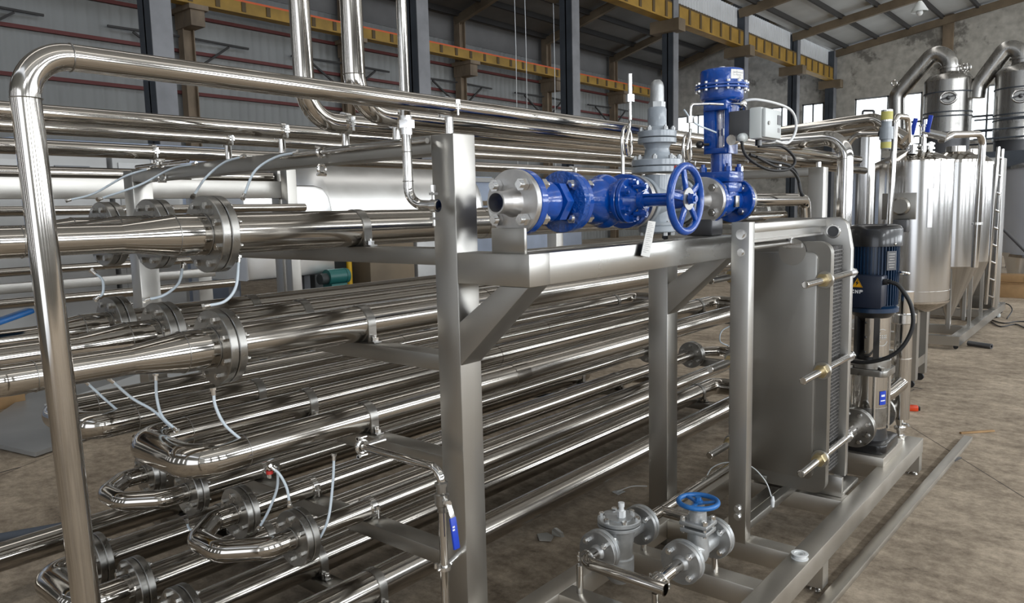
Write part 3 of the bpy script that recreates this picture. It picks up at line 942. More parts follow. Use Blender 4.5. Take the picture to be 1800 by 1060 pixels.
# cross pipes at the far end of the rack and the riser behind the pump
t = thing('riser_pipe', (-1.45, 4.99, 0.6), 'polished pipe bending down behind the pump and heat exchanger', 'pipe')
part('pipe', MB().tube([(-2.177, 5.000, 1.999), (-1.452, 5.000, 2.010), ((-1.452, 5.000, 2.010)[0], 5.0, 0.6)], 0.047, 36, 0.13, 14), 'pipe_up', t)
weld(t, [(((-1.452, 5.000, 2.010)[0], 5.0, (-1.448, 5.000, 1.874)[2]), (0, 0, 1))], 0.047)
for q, (a, b_, d) in enumerate((((-2.737, 6.400, 2.180), (-1.649, 6.400, 2.241), 0.0), ((-2.950, 6.900, 2.162), (-1.745, 6.900, 2.228), 0.0))):
    t = thing('transfer_pipe', a, ('upper pale pipe sloping up to the first tank lid', 'lower pale pipe sloping up to the first tank lid')[q], 'pipe', 'transfer pipes to the tank')
    part('pipe', MB().tube([a, b_, (b_[0] + 0.22, b_[1] - 0.02, b_[2] - 0.17)], 0.048, 28, 0.12, 10), 'pipe', t)

# ================================================================== front skid
XO, XI, ZT, ZB = -0.932, -1.018, 0.212, 0.125
LX0, LX1 = -1.65, -1.565
skid = thing('skid_frame', (-1.3, 2.0, 0.0), 'low brushed steel skid frame under the plate heat exchanger and pump', 'skid')
part('side_rail', MB().box((XI, 1.2, ZB), (XO, 4.88, ZT), 0.003), 'skid', skid)
part('side_rail', MB().box((LX0, 1.2, ZB), (LX1, 4.88, ZT), 0.003), 'skid', skid)
for y0, y1 in ((2.10, 2.19), (2.56, 2.645), (2.92, 3.00), (3.60, 3.70), (4.795, 4.88)):
    part('cross_bar', MB().box((LX1, y0, ZB), (XI, y1, ZT - 0.001), 0.003), 'skid', skid)
part('mid_rail', MB().box((-1.37, 3.00, ZB), (-1.31, 3.60, ZT - 0.002), 0.003), 'skid', skid)
part('plate', MB().box((-1.40, 2.645, ZB + 0.01), (-1.385, 2.92, ZT - 0.004)), 'skid', skid)
for y in (3.07, 4.80):
    for xa in (XO, LX1):
        l = part('leg', MB().box((xa - 0.082, y, 0.022), (xa - 0.002, y + 0.07, ZB)), 'skid', skid)
        fb = MB().cyl((xa - 0.04, y + 0.035, 0.010), (xa - 0.04, y + 0.035, 0.022), 0.012, seg=12)
        fb.cyl((xa - 0.04, y + 0.035, 0), (xa - 0.04, y + 0.035, 0.010), 0.026, 0.018, seg=18)
        part('foot', fb, 'darkbolt', l)
for i, (x, y) in enumerate(((-1.508, 2.155), (-1.19, 2.14), (-1.50, 2.60), (-1.19, 2.60))):
    part('pin_support', MB().cyl((x, y, ZT - 0.001), (x, y, 0.318 if i < 2 else 0.27), 0.0125, seg=18), 'pipe_up', skid)
# pump plinth
part('plinth', MB().box((-1.27, 4.20, ZT - 0.001), (-0.985, 4.62, 0.262), 0.003), 'skid', skid)
part('plinth_bar', MB().box((LX1, 4.25, ZB), (XI, 4.33, ZT - 0.002)), 'skid', skid)

# ------------------------------------------------------------------ plate heat exchanger
hx = thing('plate_heat_exchanger', (-1.30, 3.4, ZT), 'tall grey plate heat exchanger with brass-nutted tie rods on the skid', 'heat exchanger')
post = part('support_column', MB().box((-1.272, 2.905, 0.205), (-1.197, 2.960, 1.535), 0.002), 'brushed', hx)
for z, r in ((1.487, 0.015), (1.415, 0.011), (0.352, 0.012), (0.318, 0.012)):
    part('bolt', MB().hexa((-1.230, 2.892, z), (-1.230, 2.905, z), r).cyl((-1.230, 2.901, z), (-1.230, 2.905, z), r * 1.4, seg=20), 'bright', post)
# upper carrying bar (I-shaped) and lower guide bar
part('carrying_bar', MB().box((-1.268, 2.96, 1.492), (-1.197, 3.845, 1.528), 0.002).box((-1.24, 2.96, 1.462), (-1.225, 3.845, 1.492)).box((-1.262, 2.96, 1.452), (-1.203, 3.845, 1.462)), 'brushed', hx)
part('hanger_bar', MB().cyl((-1.215, 2.96, 1.432), (-1.25, 3.495, 1.427), 0.011, seg=16), 'brushed', hx)
part('guide_bar', MB().box((-1.26, 2.96, 0.228), (-1.22, 3.845, 0.262), 0.003), 'satin', hx)

def rounded(x0, x1, z0, z1, rad, n=8, cham=None):
    pts = []
    for cx, cz, a0 in ((x1 - rad, z0 + rad, -90), (x1 - rad, z1 - rad, 0), (x0 + rad, z1 - rad, 90), (x0 + rad, z0 + rad, 180)):
        for k in range(n + 1):
            a = math.radians(a0 + 90 * k / n)
            pts.append((cx + rad * math.cos(a), cz + rad * math.sin(a)))
    return pts
HXL, HXR = -1.535, -1.065
def slotted(pts, slots, depth, xr, w=0.017):
    return pts
# movable pressure plate with notches for the tie rods (dished rim made of two layers)
RZ = (1.262, 0.848, 0.435)
def plate_outline(x0, x1, z0, z1, rad, slots):
    """rounded plate outline with U slots cut in from both sides"""
    pts = []
    n = 8
    def arc(cx, cz, a0):
        for k in range(n + 1):
            a = math.radians(a0 + 90 * k / n)
            pts.append((cx + rad * math.cos(a), cz + rad * math.sin(a)))
    def slot(xe, s, z, up):
        w, d = 0.017, 0.03
        q = [(xe, z - w), (xe - s * d, z - w)]
        for k in range(1, 6):
            a = -PI / 2 + PI * k / 6
            q.append((xe - s * (d + w * math.cos(a)), z + w * math.sin(a)))
        q += [(xe - s * d, z + w), (xe, z + w)]
        pts.extend(q if up else q[::-1])
    arc(x1 - rad, z0 + rad, -90)
    for z in sorted(slots): slot(x1, 1, z, True)
    arc(x1 - rad, z1 - rad, 0)
    arc(x0 + rad, z1 - rad, 90)
    for z in sorted(slots, reverse=True): slot(x0, -1, z, False)
    arc(x0 + rad, z0 + rad, 180)
    return pts
PO = plate_outline(HXL, HXR, 0.262, 1.432, 0.055, RZ)
pp = MB().prism([(x, 3.50, z) for x, z in PO], (0, 0.045, 0))
plate = part('pressure_plate', pp, 'satin', hx, label='large flat grey pressure plate')
part('raised_panel', MB().prism([(x, 3.492, z) for x, z in rounded(HXL + 0.055, HXR - 0.055, 0.325, 1.385, 0.03)], (0, 0.008, 0), 0.003), 'satin', plate)
part('roller_bracket', MB().box((-1.262, 3.48, 1.40), (-1.235, 3.52, 1.462), 0.003).box((-1.275, 3.478, 1.405), (-1.19, 3.50, 1.424)), 'darkbolt', plate)
part('cutout', MB().lathe((-1.235, 3.4915, 1.385), (0, -1, 0), [(0, 0), (0.062, 0), (0.062, 0.0025), (0, 0.0025)], 40), 'brushed', plate)
part('bottom_notch', MB().box((-1.40, 3.488, 0.262), (-1.335, 3.4995, 0.30), 0.004), 'satin', plate)
# gasketed plate pack
pk = MB()
for q in range(34):
    y = 3.547 + q * 0.0088
    dx = 0.004 if q % 2 else 0.0
    pk.box((HXL + 0.05 + dx, y, 0.30), (HXR - 0.05 - dx, y + 0.0064, 1.40))
pack = part('plate_pack', pk, 'gasket', hx)
pk = MB()
for q in range(62):
    z = 0.31 + q * 0.0175
    pk.box((HXR - 0.054, 3.548, z), (HXR - 0.0475, 3.845, z + 0.005))
part('corrugation', pk, 'gasket', pack)
# fixed frame plate with chamfered shoulders and a lifting eye hole
fpts = [(-1.46, 0.212), (-1.14, 0.212), (-1.10, 0.30)]
FX0, FX1 = HXL - 0.012, HXR - 0.012
fo = [(FX1, 0.25), (FX1, 1.385), (FX1 - 0.022, 1.475)]
for k in range(7):
    a = math.radians(10 + 80 * k / 6)
    fo.append((FX1 - 0.075 + 0.055 * math.cos(a), 1.478 + 0.055 * math.sin(a)))
fo += [(FX0 * 2 - FX0 + 0.075, 1.533)]
for k in range(7):
    a = math.radians(90 + 80 * k / 6)
    fo.append((FX0 + 0.075 + 0.055 * math.cos(a), 1.478 + 0.055 * math.sin(a)))
fo += [(FX0 + 0.022, 1.475), (FX0, 1.385), (FX0, 0.25)]
fb = MB().prism([(x, 3.845, z) for x, z in fo], (0, 0.045, 0), 0.003)
fixed = part('frame_plate', fb, 'brushed', hx)
eye = MB().hollow((FX1 - 0.085, 3.838, 1.466), (FX1 - 0.085, 3.848, 1.466), 0.034, 0.026, 32, 0.002)
le_ = part('lifting_eye', eye, 'bright', fixed)
part('eye_hole', MB().cyl((FX1 - 0.085, 3.842, 1.466), (FX1 - 0.085, 3.8455, 1.466), 0.026, seg=28), 'dark_plate', le_)
part('foot', MB().box((-1.14, 3.64, 0.2125), (-1.03, 3.66, 0.31), 0.003).box((-1.14, 3.66, 0.2125), (-1.03, 3.91, 0.235), 0.003), 'brushed', fixed)
part('foot', MB().box((-1.565, 3.66, 0.2125), (-1.45, 3.91, 0.25), 0.003), 'brushed', fixed)
for z in RZ:
    for x in (HXR - 0.022, HXL + 0.022):
        rb = MB().cyl((x, 3.235, z), (x, 3.90, z), 0.0165, seg=20, bev=0.003)
        rod = part('tie_rod', rb, 'pipe_up', hx, (x, 3.5, z))
        part('washer', MB().hollow((x, 3.484, z), (x, 3.499, z), 0.040, 0.012, 28, 0.002), 'brushed', rod, (x, 3.49, z))
        part('nut', MB().hexa((x, 3.455, z), (x, 3.485, z), 0.031), 'brass', rod, (x, 3.47, z), 'brass hex nut')
        part('nut', MB().cyl((x, 3.89, z), (x, 3.905, z), 0.026, seg=24).hexa((x, 3.905, z), (x, 3.93, z), 0.023), 'bright', rod, (x, 3.9, z))
# ------------------------------------------------------------------ vertical multistage pump
PX, PYc = -1.115, 4.40
pump = thing('vertical_pump', (PX, PYc, 0.262), 'vertical multistage pump with navy motor and black fan cowl', 'pump')
part('base', MB().prism([(x, y, 0.2622) for x, y in [(PX + a, PYc + b) for a, b in rounded(-0.125, 0.125, -0.16, 0.16, 0.045)]], (0, 0, 0.05), 0.006)
     .cyl((PX, PYc, 0.312), (PX, PYc, 0.375), 0.098, 0.088, seg=32).cyl((PX, PYc - 0.2, 0.405), (PX, PYc, 0.405), 0.05, seg=24), 'black', pump)
bar_ = part('barrel', MB().cyl((PX, PYc, 0.370), (PX, PYc, 0.672), 0.088, seg=48), 'pipe_up', pump)
part('label_band', MB().hollow((PX, PYc, 0.385), (PX, PYc, 0.49), 0.0895, 0.086, 48), 'flange', bar_)
for k in range(4):
    a = math.radians(-62 + 90 * k)
    c = (PX + 0.100 * math.cos(a), PYc + 0.100 * math.sin(a))
    part('staybolt', MB().cyl((c[0], c[1], 0.36), (c[0], c[1], 0.70), 0.0075, seg=14), 'bright', bar_)
def wrap_plate(cx, cy, r, a0, a1, z0, z1, n=8):
    b = MB()
    P = [(cx + r * math.cos(math.radians(a0 + (a1 - a0) * k / n)), cy + r * math.sin(math.radians(a0 + (a1 - a0) * k / n))) for k in range(n + 1)]
    lo = [b.bm.verts.new((x, y, z0)) for x, y in P]
    hi = [b.bm.verts.new((x, y, z1)) for x, y in P]
    for k in range(n):
        b.bm.faces.new((lo[k], lo[k + 1], hi[k + 1], hi[k]))
    return b
st = part('sticker', wrap_plate(PX, PYc, 0.0908, -42, -14, 0.51, 0.585), 'blue_grip', bar_, label='blue and white maker sticker')
sl = wrap_plate(PX, PYc, 0.0911, -36, -20, 0.555, 0.566)
part('sticker_lines', sl, 'white_ink', st)
part('sticker_lines', wrap_plate(PX, PYc, 0.0911, -38, -18, 0.530, 0.536), 'white_ink', st)
hr = MB().prism([(PX + a, PYc + b, 0.672) for a, b in rounded(-0.108, 0.108, -0.108, 0.108, 0.035)], (0, 0, 0.035), 0.003).cyl((PX, PYc, 0.707), (PX, PYc, 0.755), 0.102, seg=48, bev=0.003)
hr.hexa((PX + 0.08, PYc - 0.085, 0.707), (PX + 0.08, PYc - 0.085, 0.722), 0.014).hexa((PX - 0.08, PYc - 0.085, 0.707), (PX - 0.08, PYc - 0.085, 0.722), 0.014)
part('head_ring', hr, 'flange', pump)
lt = MB().lathe((PX, PYc, 0.755), (0, 0, 1), [(0, 0), (0.090, 0), (0.086, 0.02), (0.06, 0.05), (0.06, 0.20), (0.105, 0.245), (0.118, 0.262), (0, 0.262)], 40)
for a in (-135, 45, 135, -60):
    aa = math.radians(a)
    lt.obox((PX + 0.075 * math.cos(aa), PYc + 0.075 * math.sin(aa), 0.88), (0.035, 0.03, 0.24), Matrix.Rotation(aa, 3, 'Z'))
lan = part('lantern', lt, 'black', pump)
g = wrap_plate(PX, PYc, 0.089, -98, 20, 0.775, 0.985, 20)
part('coupling_guard', g, 'pipe_up', lan)
# emblem on the guard: an open ring with a swoosh and bars
def on_guard(a_deg, z, rr=0.0898):
    a = math.radians(a_deg)
    return (PX + rr * math.cos(a), PYc + rr * math.sin(a), z)
em = MB().tube([on_guard(-40 + 26 * math.cos(t_), 0.88 + 0.045 * math.sin(t_)) for t_ in [math.radians(60 + 270 * k / 24) for k in range(25)]], 0.0012, 6)
em.tube([on_guard(-66 + 2.5 * k, 0.88 + 0.0035 * k) for k in range(9)], 0.0012, 6)
em.tube([on_guard(-66 + 2.5 * k, 0.88 - 0.003 * k) for k in range(9)], 0.0012, 6)
for q in range(4):
    em.tube([on_guard(-50 + 8 * q, 0.870), on_guard(-50 + 8 * q, 0.892)], 0.0012, 6)
    em.tube([on_guard(-50 + 8 * q, 0.892), on_guard(-46 + 8 * q, 0.892)], 0.0012, 6)
    em.tube([on_guard(-50 + 8 * q, 0.880), on_guard(-46 + 8 * q, 0.880)], 0.0012, 6)
part('emblem', em, 'white_plastic', lan)
for z in (0.80, 0.88, 0.96):
    part('guard_screw', MB().ball(on_guard(-95, z, 0.091), 0.006, seg=10), 'black', lan)
MR = 0.118
mo = MB().cyl((PX, PYc, 1.017), (PX, PYc, 1.38), MR - 0.008, seg=48)
mo.lathe((PX, PYc, 1.017), (0, 0, 1), [(0.10, 0.0), (MR + 0.012, 0.0), (MR + 0.012, 0.022), (MR - 0.008, 0.034), (0.1, 0.034)], 48)
for k in range(44):
    aa = 2 * PI * k / 44
    mo.obox((PX + (MR - 0.004) * math.cos(aa), PYc + (MR - 0.004) * math.sin(aa), 1.215), (0.022, 0.004, 0.32), Matrix.Rotation(aa, 3, 'Z'))
motor = part('motor_body', mo, 'navy', pump)
np_ = part('nameplate', MB().obox((PX + (MR + 0.008) * math.cos(math.radians(-35)), PYc + (MR + 0.008) * math.sin(math.radians(-35)), 1.295), (0.006, 0.058, 0.10), Matrix.Rotation(math.radians(-35), 3, 'Z')), 'dark_plate', motor)
nl = MB()
for q in range(6):
    nl.obox((PX + (MR + 0.0115) * math.cos(math.radians(-35)), PYc + (MR + 0.0115) * math.sin(math.radians(-35)), 1.33 - q * 0.014), (0.001, 0.042 - 0.006 * (q % 3), 0.0035), Matrix.Rotation(math.radians(-35), 3, 'Z'))
part('nameplate_lines', nl, 'flange', np_)
cw = MB().lathe((PX, PYc, 1.37), (0, 0, 1), [(MR - 0.01, 0), (MR + 0.018, 0), (MR + 0.018, 0.088), (MR + 0.006, 0.106), (MR - 0.012, 0.112), (0, 0.112)], 56)
cowl = part('fan_cowl', cw, 'black', pump)
sl = MB()
for k in range(9):
    sl.box((PX - 0.08, PYc - 0.085 + k * 0.02, 1.4815), (PX + 0.08, PYc - 0.078 + k * 0.02, 1.4835))
part('vent_slots', sl, 'dark_plate', cowl)
part('screws', MB().ball((PX + (MR + 0.018) * math.cos(math.radians(-30)), PYc + (MR + 0.018) * math.sin(math.radians(-30)), 1.383), 0.007, seg=10), 'bright', cowl)
part('eyebolt', MB().torus((PX + MR + 0.028, PYc + 0.01, 1.225), (0.1, 0.25, 1), 0.026, 0.007, 28, 8).cyl((PX + MR - 0.01, PYc + 0.01, 1.225), (PX + MR + 0.012, PYc + 0.01, 1.225), 0.007, seg=10), 'bright', motor)
JY = PYc - MR - 0.085
jb = part('terminal_box', MB().box((PX - 0.085, JY, 1.058), (PX + 0.092, PYc - MR + 0.03, 1.222), 0.008), 'navy_box', pump)
part('box_lid', MB().box((PX - 0.088, JY - 0.012, 1.055), (PX + 0.095, JY, 1.225), 0.004), 'navy_box', jb)
yt = JY - 0.0125
sg = part('warning_sign', MB().prism([(PX - 0.050, yt, 1.162), (PX + 0.004, yt, 1.162), (PX - 0.023, yt, 1.212)], (0, -0.0008, 0)), 'yellow_sign', jb, label='yellow electric warning triangle')
yy = yt - 0.0012
part('bolt_symbol', MB().prism([(PX - 0.019, yy, 1.202), (PX - 0.032, yy, 1.184), (PX - 0.025, yy, 1.184), (PX - 0.030, yy, 1.168), (PX - 0.014, yy, 1.188), (PX - 0.022, yy, 1.188)], (0, -0.0005, 0)), 'black', sg)
bd = MB()
tri = [Vector((PX - 0.050, yy, 1.162)), Vector((PX + 0.004, yy, 1.162)), Vector((PX - 0.023, yy, 1.212))]
ce = sum(tri, Vector()) / 3
tri = [ce + (p - ce) * 0.90 for p in tri]
for k in range(3):
    bd.bar(tri[k], tri[(k + 1) % 3], 0.0006, 0.003, (0, 1, 0))
part('sign_border', bd, 'black', sg)
def letters(text, origin, h, parent, m, name='lettering', ydepth=-0.0008):
    """block letters in the XZ plane facing -Y"""
    b = MB()
    x = origin[0]
    w, s = h * 0.86, h * 0.24
    y = origin[1]
    def rect(x0, z0, x1, z1):
        b.box((x0, y + ydepth, origin[2] + z0), (x1, y, origin[2] + z1))
    for ch in text:
        if ch == 'C':
            rect(x, s, x + s, h - s); rect(x + s * .4, 0, x + w, s); rect(x + s * .4, h - s, x + w, h); rect(x + w - s, h - s * 1.6, x + w, h - s); rect(x + w - s, s, x + w, s * 1.6)
        elif ch == 'N':
            rect(x, 0, x + s, h); rect(x + w - s, 0, x + w, h)
            b.prism([(x, y, origin[2] + h), (x + s, y, origin[2] + h), (x + w, y, origin[2]), (x + w - s, y, origin[2])], (0, ydepth, 0))
        elif ch == 'P':
            rect(x, 0, x + s, h); rect(x + s, h - s, x + w * .85, h); rect(x + s, h * .42, x + w * .85, h * .42 + s); rect(x + w - s, h * .42 + s * .5, x + w, h - s * .5)
        x += w * 1.30
    return part(name, b, m, parent)
letters('CNP', (PX - 0.054, yt - 0.0003, 1.130), 0.019, jb, 'white_ink')
gl = MB().cyl((PX + 0.09, JY + 0.03, 1.19), (PX + 0.115, JY + 0.03, 1.193), 0.016, seg=16).cyl((PX + 0.115, JY + 0.03, 1.193), (PX + 0.13, JY + 0.03, 1.193), 0.012, seg=16)
part('cable_gland', gl, 'black', jb)
cpts = [(PX + 0.125, JY + 0.03, 1.193), (PX + 0.17, JY + 0.03, 1.17), (PX + 0.228, JY + 0.03, 1.07), (PX + 0.235, JY + 0.02, 0.95), (PX + 0.17, JY, 0.83), (PX + 0.04, JY, 0.768), (PX - 0.10, JY + 0.04, 0.765), (PX - 0.2, JY + 0.10, 0.80)]
part('cable', MB().tube(spline(cpts, 10), 0.0105, 14), 'rubber', pump)
# suction branch towards the heat exchanger, discharge branch on the other side
sf = part('suction_flange', MB().hollow((PX - 0.02, 4.185, 0.405), (PX - 0.02, 4.207, 0.405), 0.105, 0.03, 44, 0.002).cyl((PX - 0.02, 4.207, 0.405), (PX - 0.02, 4.225, 0.405), 0.105, seg=44), 'flange', pump)
b = MB().tube([(PX - 0.02, 3.90, 0.405), (PX - 0.02, 4.186, 0.405)], 0.042, 30)
part('suction_pipe', b, 'pipe', pump)
bolts_on(sf, (PX - 0.02, 4.205, 0.405), 0.078, 8, 0.036, 0.011, 'bright')
df = MB().hollow((PX, 4.585, 0.405), (PX, 4.61, 0.405), 0.095, 0.03, 40, 0.002)
df.tube([(PX, 4.47, 0.405), (PX, 4.70, 0.405), (PX + 0.0, 4.78, 0.405)], 0.038, 24)
part('discharge_branch', df, 'flange', pump)

# stand pipe with ferrules behind the pump
t = thing('stand_pipe', (-1.035, 4.76, 0.0), 'upright polished pipe with clamp ferrules behind the pump', 'pipe')
b = MB().tube([(-1.035, 4.76, 0.345), (-1.035, 4.76, 1.09)], 0.048, 32)
part('pipe', b, 'pipe_up', t)
part('ferrule', MB().hollow((-1.035, 4.76, 0.905), (-1.035, 4.76, 0.965), 0.066, 0.046, 36, 0.006), 'bright', t)
part('ferrule', MB().hollow((-1.035, 4.76, 0.70), (-1.035, 4.76, 0.705), 0.0495, 0.046, 36), 'bright', t)
b = MB().tube([(-1.035, 4.76, 0.56), (-1.06, 4.56, 0.53), (-1.07, 4.50, 0.525)], 0.044, 28)
part('branch', b, 'pipe', t)
b = MB().lathe((-1.035, 4.76, 0.345), (0, 0, -1), [(0, 0), (0.03, 0), (0.022, 0.03), (0.018, 0.05), (0.032, 0.052), (0.032, 0.066), (0.018, 0.068), (0.018, 0.10), (0.028, 0.10), (0.028, 0.134), (0, 0.134)], 24)
b.tube([(-1.035, 4.76, 0.31), (-0.985, 4.72, 0.325), (-0.97, 4.70, 0.315)], 0.006, 8)
part('drain_valve', b, 'bright', t)

# ================================================================== valve train on the beam
VX, VZ = -1.47, 1.626
def disc(b, y0, y1, R, ri=0.0, seg=48, x=VX, z=VZ):
    if ri:
        return b.hollow((x, y0, z), (x, y1, z), R, ri, seg, 0.002)
    return b.cyl((x, y0, z), (x, y1, z), R, seg=seg, bev=0.002)
# check valve
cv = thing('check_valve', (VX, 1.76, 1.52), 'blue cast check valve with open stainless inlet flange above the beam corner', 'valve')
inl = MB()
disc(inl, 1.772, 1.792, 0.100, 0.028)
inl.lathe((VX, 1.772, VZ), (0, -1, 0), [(0.0285, 0.0), (0.045, 0.0), (0.040, 0.014), (0.0345, 0.032), (0.0335, 0.034), (0.0335, 0.075), (0.0285, 0.075), (0.0285, 0.0)], 40)
il = part('inlet_flange', inl, 'flange_light', cv, label='stainless weld-neck flange with open pipe end')
bolts_on(il, (VX, 1.807, VZ), 0.073, 4, 0.072, 0.0195, 'bright', 0.010)
bo = MB()
disc(bo, 1.794, 1.824, 0.1005)
bo.lathe((VX, 1.824, VZ), (0, 1, 0), [(0, 0), (0.058, 0), (0.055, 0.012), (0.056, 0.05), (0.060, 0.085), (0.064, 0.10), (0.066, 0.115), (0.056, 0.118), (0.056, 0.135), (0.064, 0.136), (0.064, 0.16), (0.05, 0.17), (0.05, 0.21), (0, 0.21)], 44)
bo.hexa((VX + 0.01, 1.955, VZ), (VX + 0.01, 1.99, VZ), 0.066)
part('body', bo, 'blue', cv)
f2 = MB()
disc(f2, 2.018, 2.044, 0.100)
o_ = part('outlet_flange', f2, 'bluerough', cv)
bolts_on(o_, (VX, 2.056, VZ), 0.074, 4, 0.066, 0.018, 'bright', 0.006)
# gate valve, stem pointing outwards
GY = 2.26
gv = thing('gate_valve', (VX, GY, 1.52), 'blue gate valve with spoked handwheel facing out over the beam', 'valve')
b = MB()
disc(b, 2.046, 2.070, 0.099)
disc(b, 2.405, 2.432, 0.099)
b.lathe((VX, 2.07, VZ), (0, 1, 0), [(0.05, 0), (0.045, 0.03), (0.055, 0.08), (0.075, 0.12), (0.085, 0.17), (0.075, 0.21), (0.055, 0.27), (0.05, 0.335)], 40)
b.ball((VX + 0.01, GY, VZ), 0.085, (1, 0.75, 1.12))
b.cyl((VX, GY, VZ), (VX + 0.085, GY, VZ), 0.066, seg=36)
body = part('body', b, 'blue', gv)
bolts_on(body, (VX, 2.43, VZ), 0.074, 4, 0.066, 0.013, 'bright', 0.006)
b = MB()
b.cyl((VX + 0.085, GY, VZ), (VX + 0.101, GY, VZ), 0.076, seg=44, bev=0.002)
b.cyl((VX + 0.104, GY, VZ), (VX + 0.120, GY, VZ), 0.076, seg=44, bev=0.002)
b.lathe((VX + 0.12, GY, VZ), (1, 0, 0), [(0, 0), (0.052, 0), (0.040, 0.02), (0.030, 0.035), (0.030, 0.06), (0, 0.06)], 36)
bn = part('bonnet', b, 'blue', gv)
for k in range(6):
    a = 2 * PI * (k + 0.5) / 6
    nb = MB()
    c = (GY + 0.060 * math.cos(a), VZ + 0.060 * math.sin(a))
    nb.hexa((VX + 0.12, *c), (VX + 0.136, *c), 0.014).cyl((VX + 0.07, *c), (VX + 0.148, *c), 0.008, seg=12)
    part('bolt', nb, 'blue', bn)
b = MB()
for s in (-1, 1):
    b.bar((VX + 0.165, GY, VZ + s * 0.052), (VX + 0.165, GY, VZ + s * 0.02), 0.03, 0.014, (1, 0, 0))
    b.cyl((VX + 0.14, GY - 0.01, VZ + s * 0.045), (VX + 0.19, GY - 0.01, VZ + s * 0.045), 0.008, seg=12)
    b.hexa((VX + 0.172, GY - 0.01, VZ + s * 0.045), (VX + 0.186, GY - 0.01, VZ + s * 0.045), 0.014)
b.cyl((VX + 0.16, GY, VZ), (VX + 0.175, GY, VZ), 0.034, seg=24)
part('gland', b, 'blue', gv)
b = MB()
b.cyl((VX + 0.16, GY, VZ), (VX + 0.29, GY, VZ), 0.0215, seg=28)
b.box((VX + 0.14, GY - 0.026, VZ + 0.012), (VX + 0.285, GY + 0.026, VZ + 0.021), 0.003)
b.cyl((VX + 0.272, GY, VZ), (VX + 0.316, GY, VZ), 0.034, 0.030, seg=28)
part('yoke', b, 'blue', gv)
WX = VX + 0.325
b = MB().torus((WX, GY, VZ), (1, 0, 0), 0.105, 0.0128, 64, 14)
for k in range(5):
    a = 2 * PI * k / 5 + 0.5
    d = Vector((0, math.cos(a), math.sin(a)))
    c = Vector((WX, GY, VZ))
    b.bar(c + d * 0.02 + Vector((0.004, 0, 0)), c + d * 0.104, 0.021, 0.013, (1, 0, 0), 0.004)
b.cyl((WX - 0.012, GY, VZ), (WX + 0.008, GY, VZ), 0.030, seg=28, bev=0.002)
hw = part('handwheel', b, 'blue', gv)
part('wheel_nut', MB().hexa((WX + 0.014, GY, VZ), (WX + 0.032, GY, VZ), 0.018).cyl((WX + 0.03, GY, VZ), (WX + 0.038, GY, VZ), 0.010, seg=14), 'blue', hw)
part('wheel_plate', MB().hollow((WX + 0.008, GY, VZ), (WX + 0.012, GY, VZ), 0.036, 0.019, 32), 'loop_flange', hw)
# pressure reducing valve in grey
RY = 2.66
pv = thing('pressure_reducing_valve', (VX, RY, 1.50), 'light grey pressure reducing valve with tall domed spring cap', 'valve')
b = MB()
disc(b, 2.505, 2.528, 0.094)
disc(b, 2.80, 2.823, 0.094)
b.lathe((VX, 2.528, VZ), (0, 1, 0), [(0.05, 0), (0.045, 0.03), (0.062, 0.09), (0.07, 0.135), (0.062, 0.18), (0.045, 0.245), (0.05, 0.272)], 40)
b.cyl((VX, RY, VZ - 0.10), (VX, RY, VZ + 0.10), 0.056, seg=36)
b.cyl((VX, RY, 1.505), (VX, RY, 1.53), 0.072, seg=40, bev=0.003)
b.cyl((VX, RY, 1.530), (VX, RY, 1.545), 0.072, seg=40, bev=0.003)
part('body', b, 'grey_paint', pv)
b = MB()
disc(b, 2.458, 2.480, 0.098, 0.03)
b.lathe((VX, 2.480, VZ), (0, 1, 0), [(0.05, 0), (0.085, 0.024)], 40)
sf_ = part('steel_flange', b, 'flange_light', pv)
bolts_on(sf_, (VX, 2.492, VZ), 0.074, 4, 0.075, 0.014, 'bright', 0.004)
sf_ = part('steel_flange', disc(MB(), 2.848, 2.870, 0.098, 0.03), 'flange', pv)
bolts_on(sf_, (VX, 2.836, VZ), 0.074, 4, 0.075, 0.014, 'bright', 0.004)
b = MB()
for z0, z1, R in ((1.735, 1.757, 0.098), (1.760, 1.784, 0.098), (1.846, 1.866, 0.074), (1.869, 1.893, 0.074)):
    b.cyl((VX, RY, z0), (VX, RY, z1), R, seg=48, bev=0.002)
b.lathe((VX, RY, 1.784), (0, 0, 1), [(0, 0), (0.066, 0), (0.05, 0.02), (0.046, 0.045), (0.055, 0.062), (0, 0.062)], 40)
b.lathe((VX, RY, 1.893), (0, 0, 1), [(0, 0), (0.044, 0), (0.042, 0.012), (0.036, 0.018), (0.036, 0.082), (0.032, 0.09), (0, 0.09)], 36)
part('bonnet', b, 'grey_paint', pv)
for R, z, n_, s in ((0.084, 1.784, 8, 0.010), (0.060, 1.893, 6, 0.009)):
    for k in range(n_):
        a = 2 * PI * (k + 0.5) / n_
        c = (VX + R * math.cos(a), RY + R * math.sin(a))
        part('bolt', MB().hexa((*c, z), (*c, z + 0.013), s).cyl((*c, z), (*c, z + 0.018), s * 0.55, seg=10), 'cast', pv)
for k in range(6):
    a = 2 * PI * (k + 0.5) / 6
    c = (VX + 0.058 * math.cos(a), RY + 0.058 * math.sin(a))
    part('bolt', MB().hexa((*c, 1.492), (*c, 1.505), 0.010), 'cast', pv)
part('spring_cap', MB().hexa((VX, RY, 1.983), (VX, RY, 2.003), 0.032).lathe((VX, RY, 2.0), (0, 0, 1), [(0, 0), (0.027, 0), (0.026, 0.06), (0.022, 0.076), (0.012, 0.086), (0, 0.088)], 32), 'cast', pv)
part('red_tag', MB().box((VX + 0.092, RY - 0.035, 1.738), (VX + 0.0985, RY + 0.0, 1.756)), 'red_ink', pv)
part('arrow', MB().box((VX + 0.048, RY - 0.02, 1.54), (VX + 0.058, RY + 0.03, 1.548)), 'cast', pv)
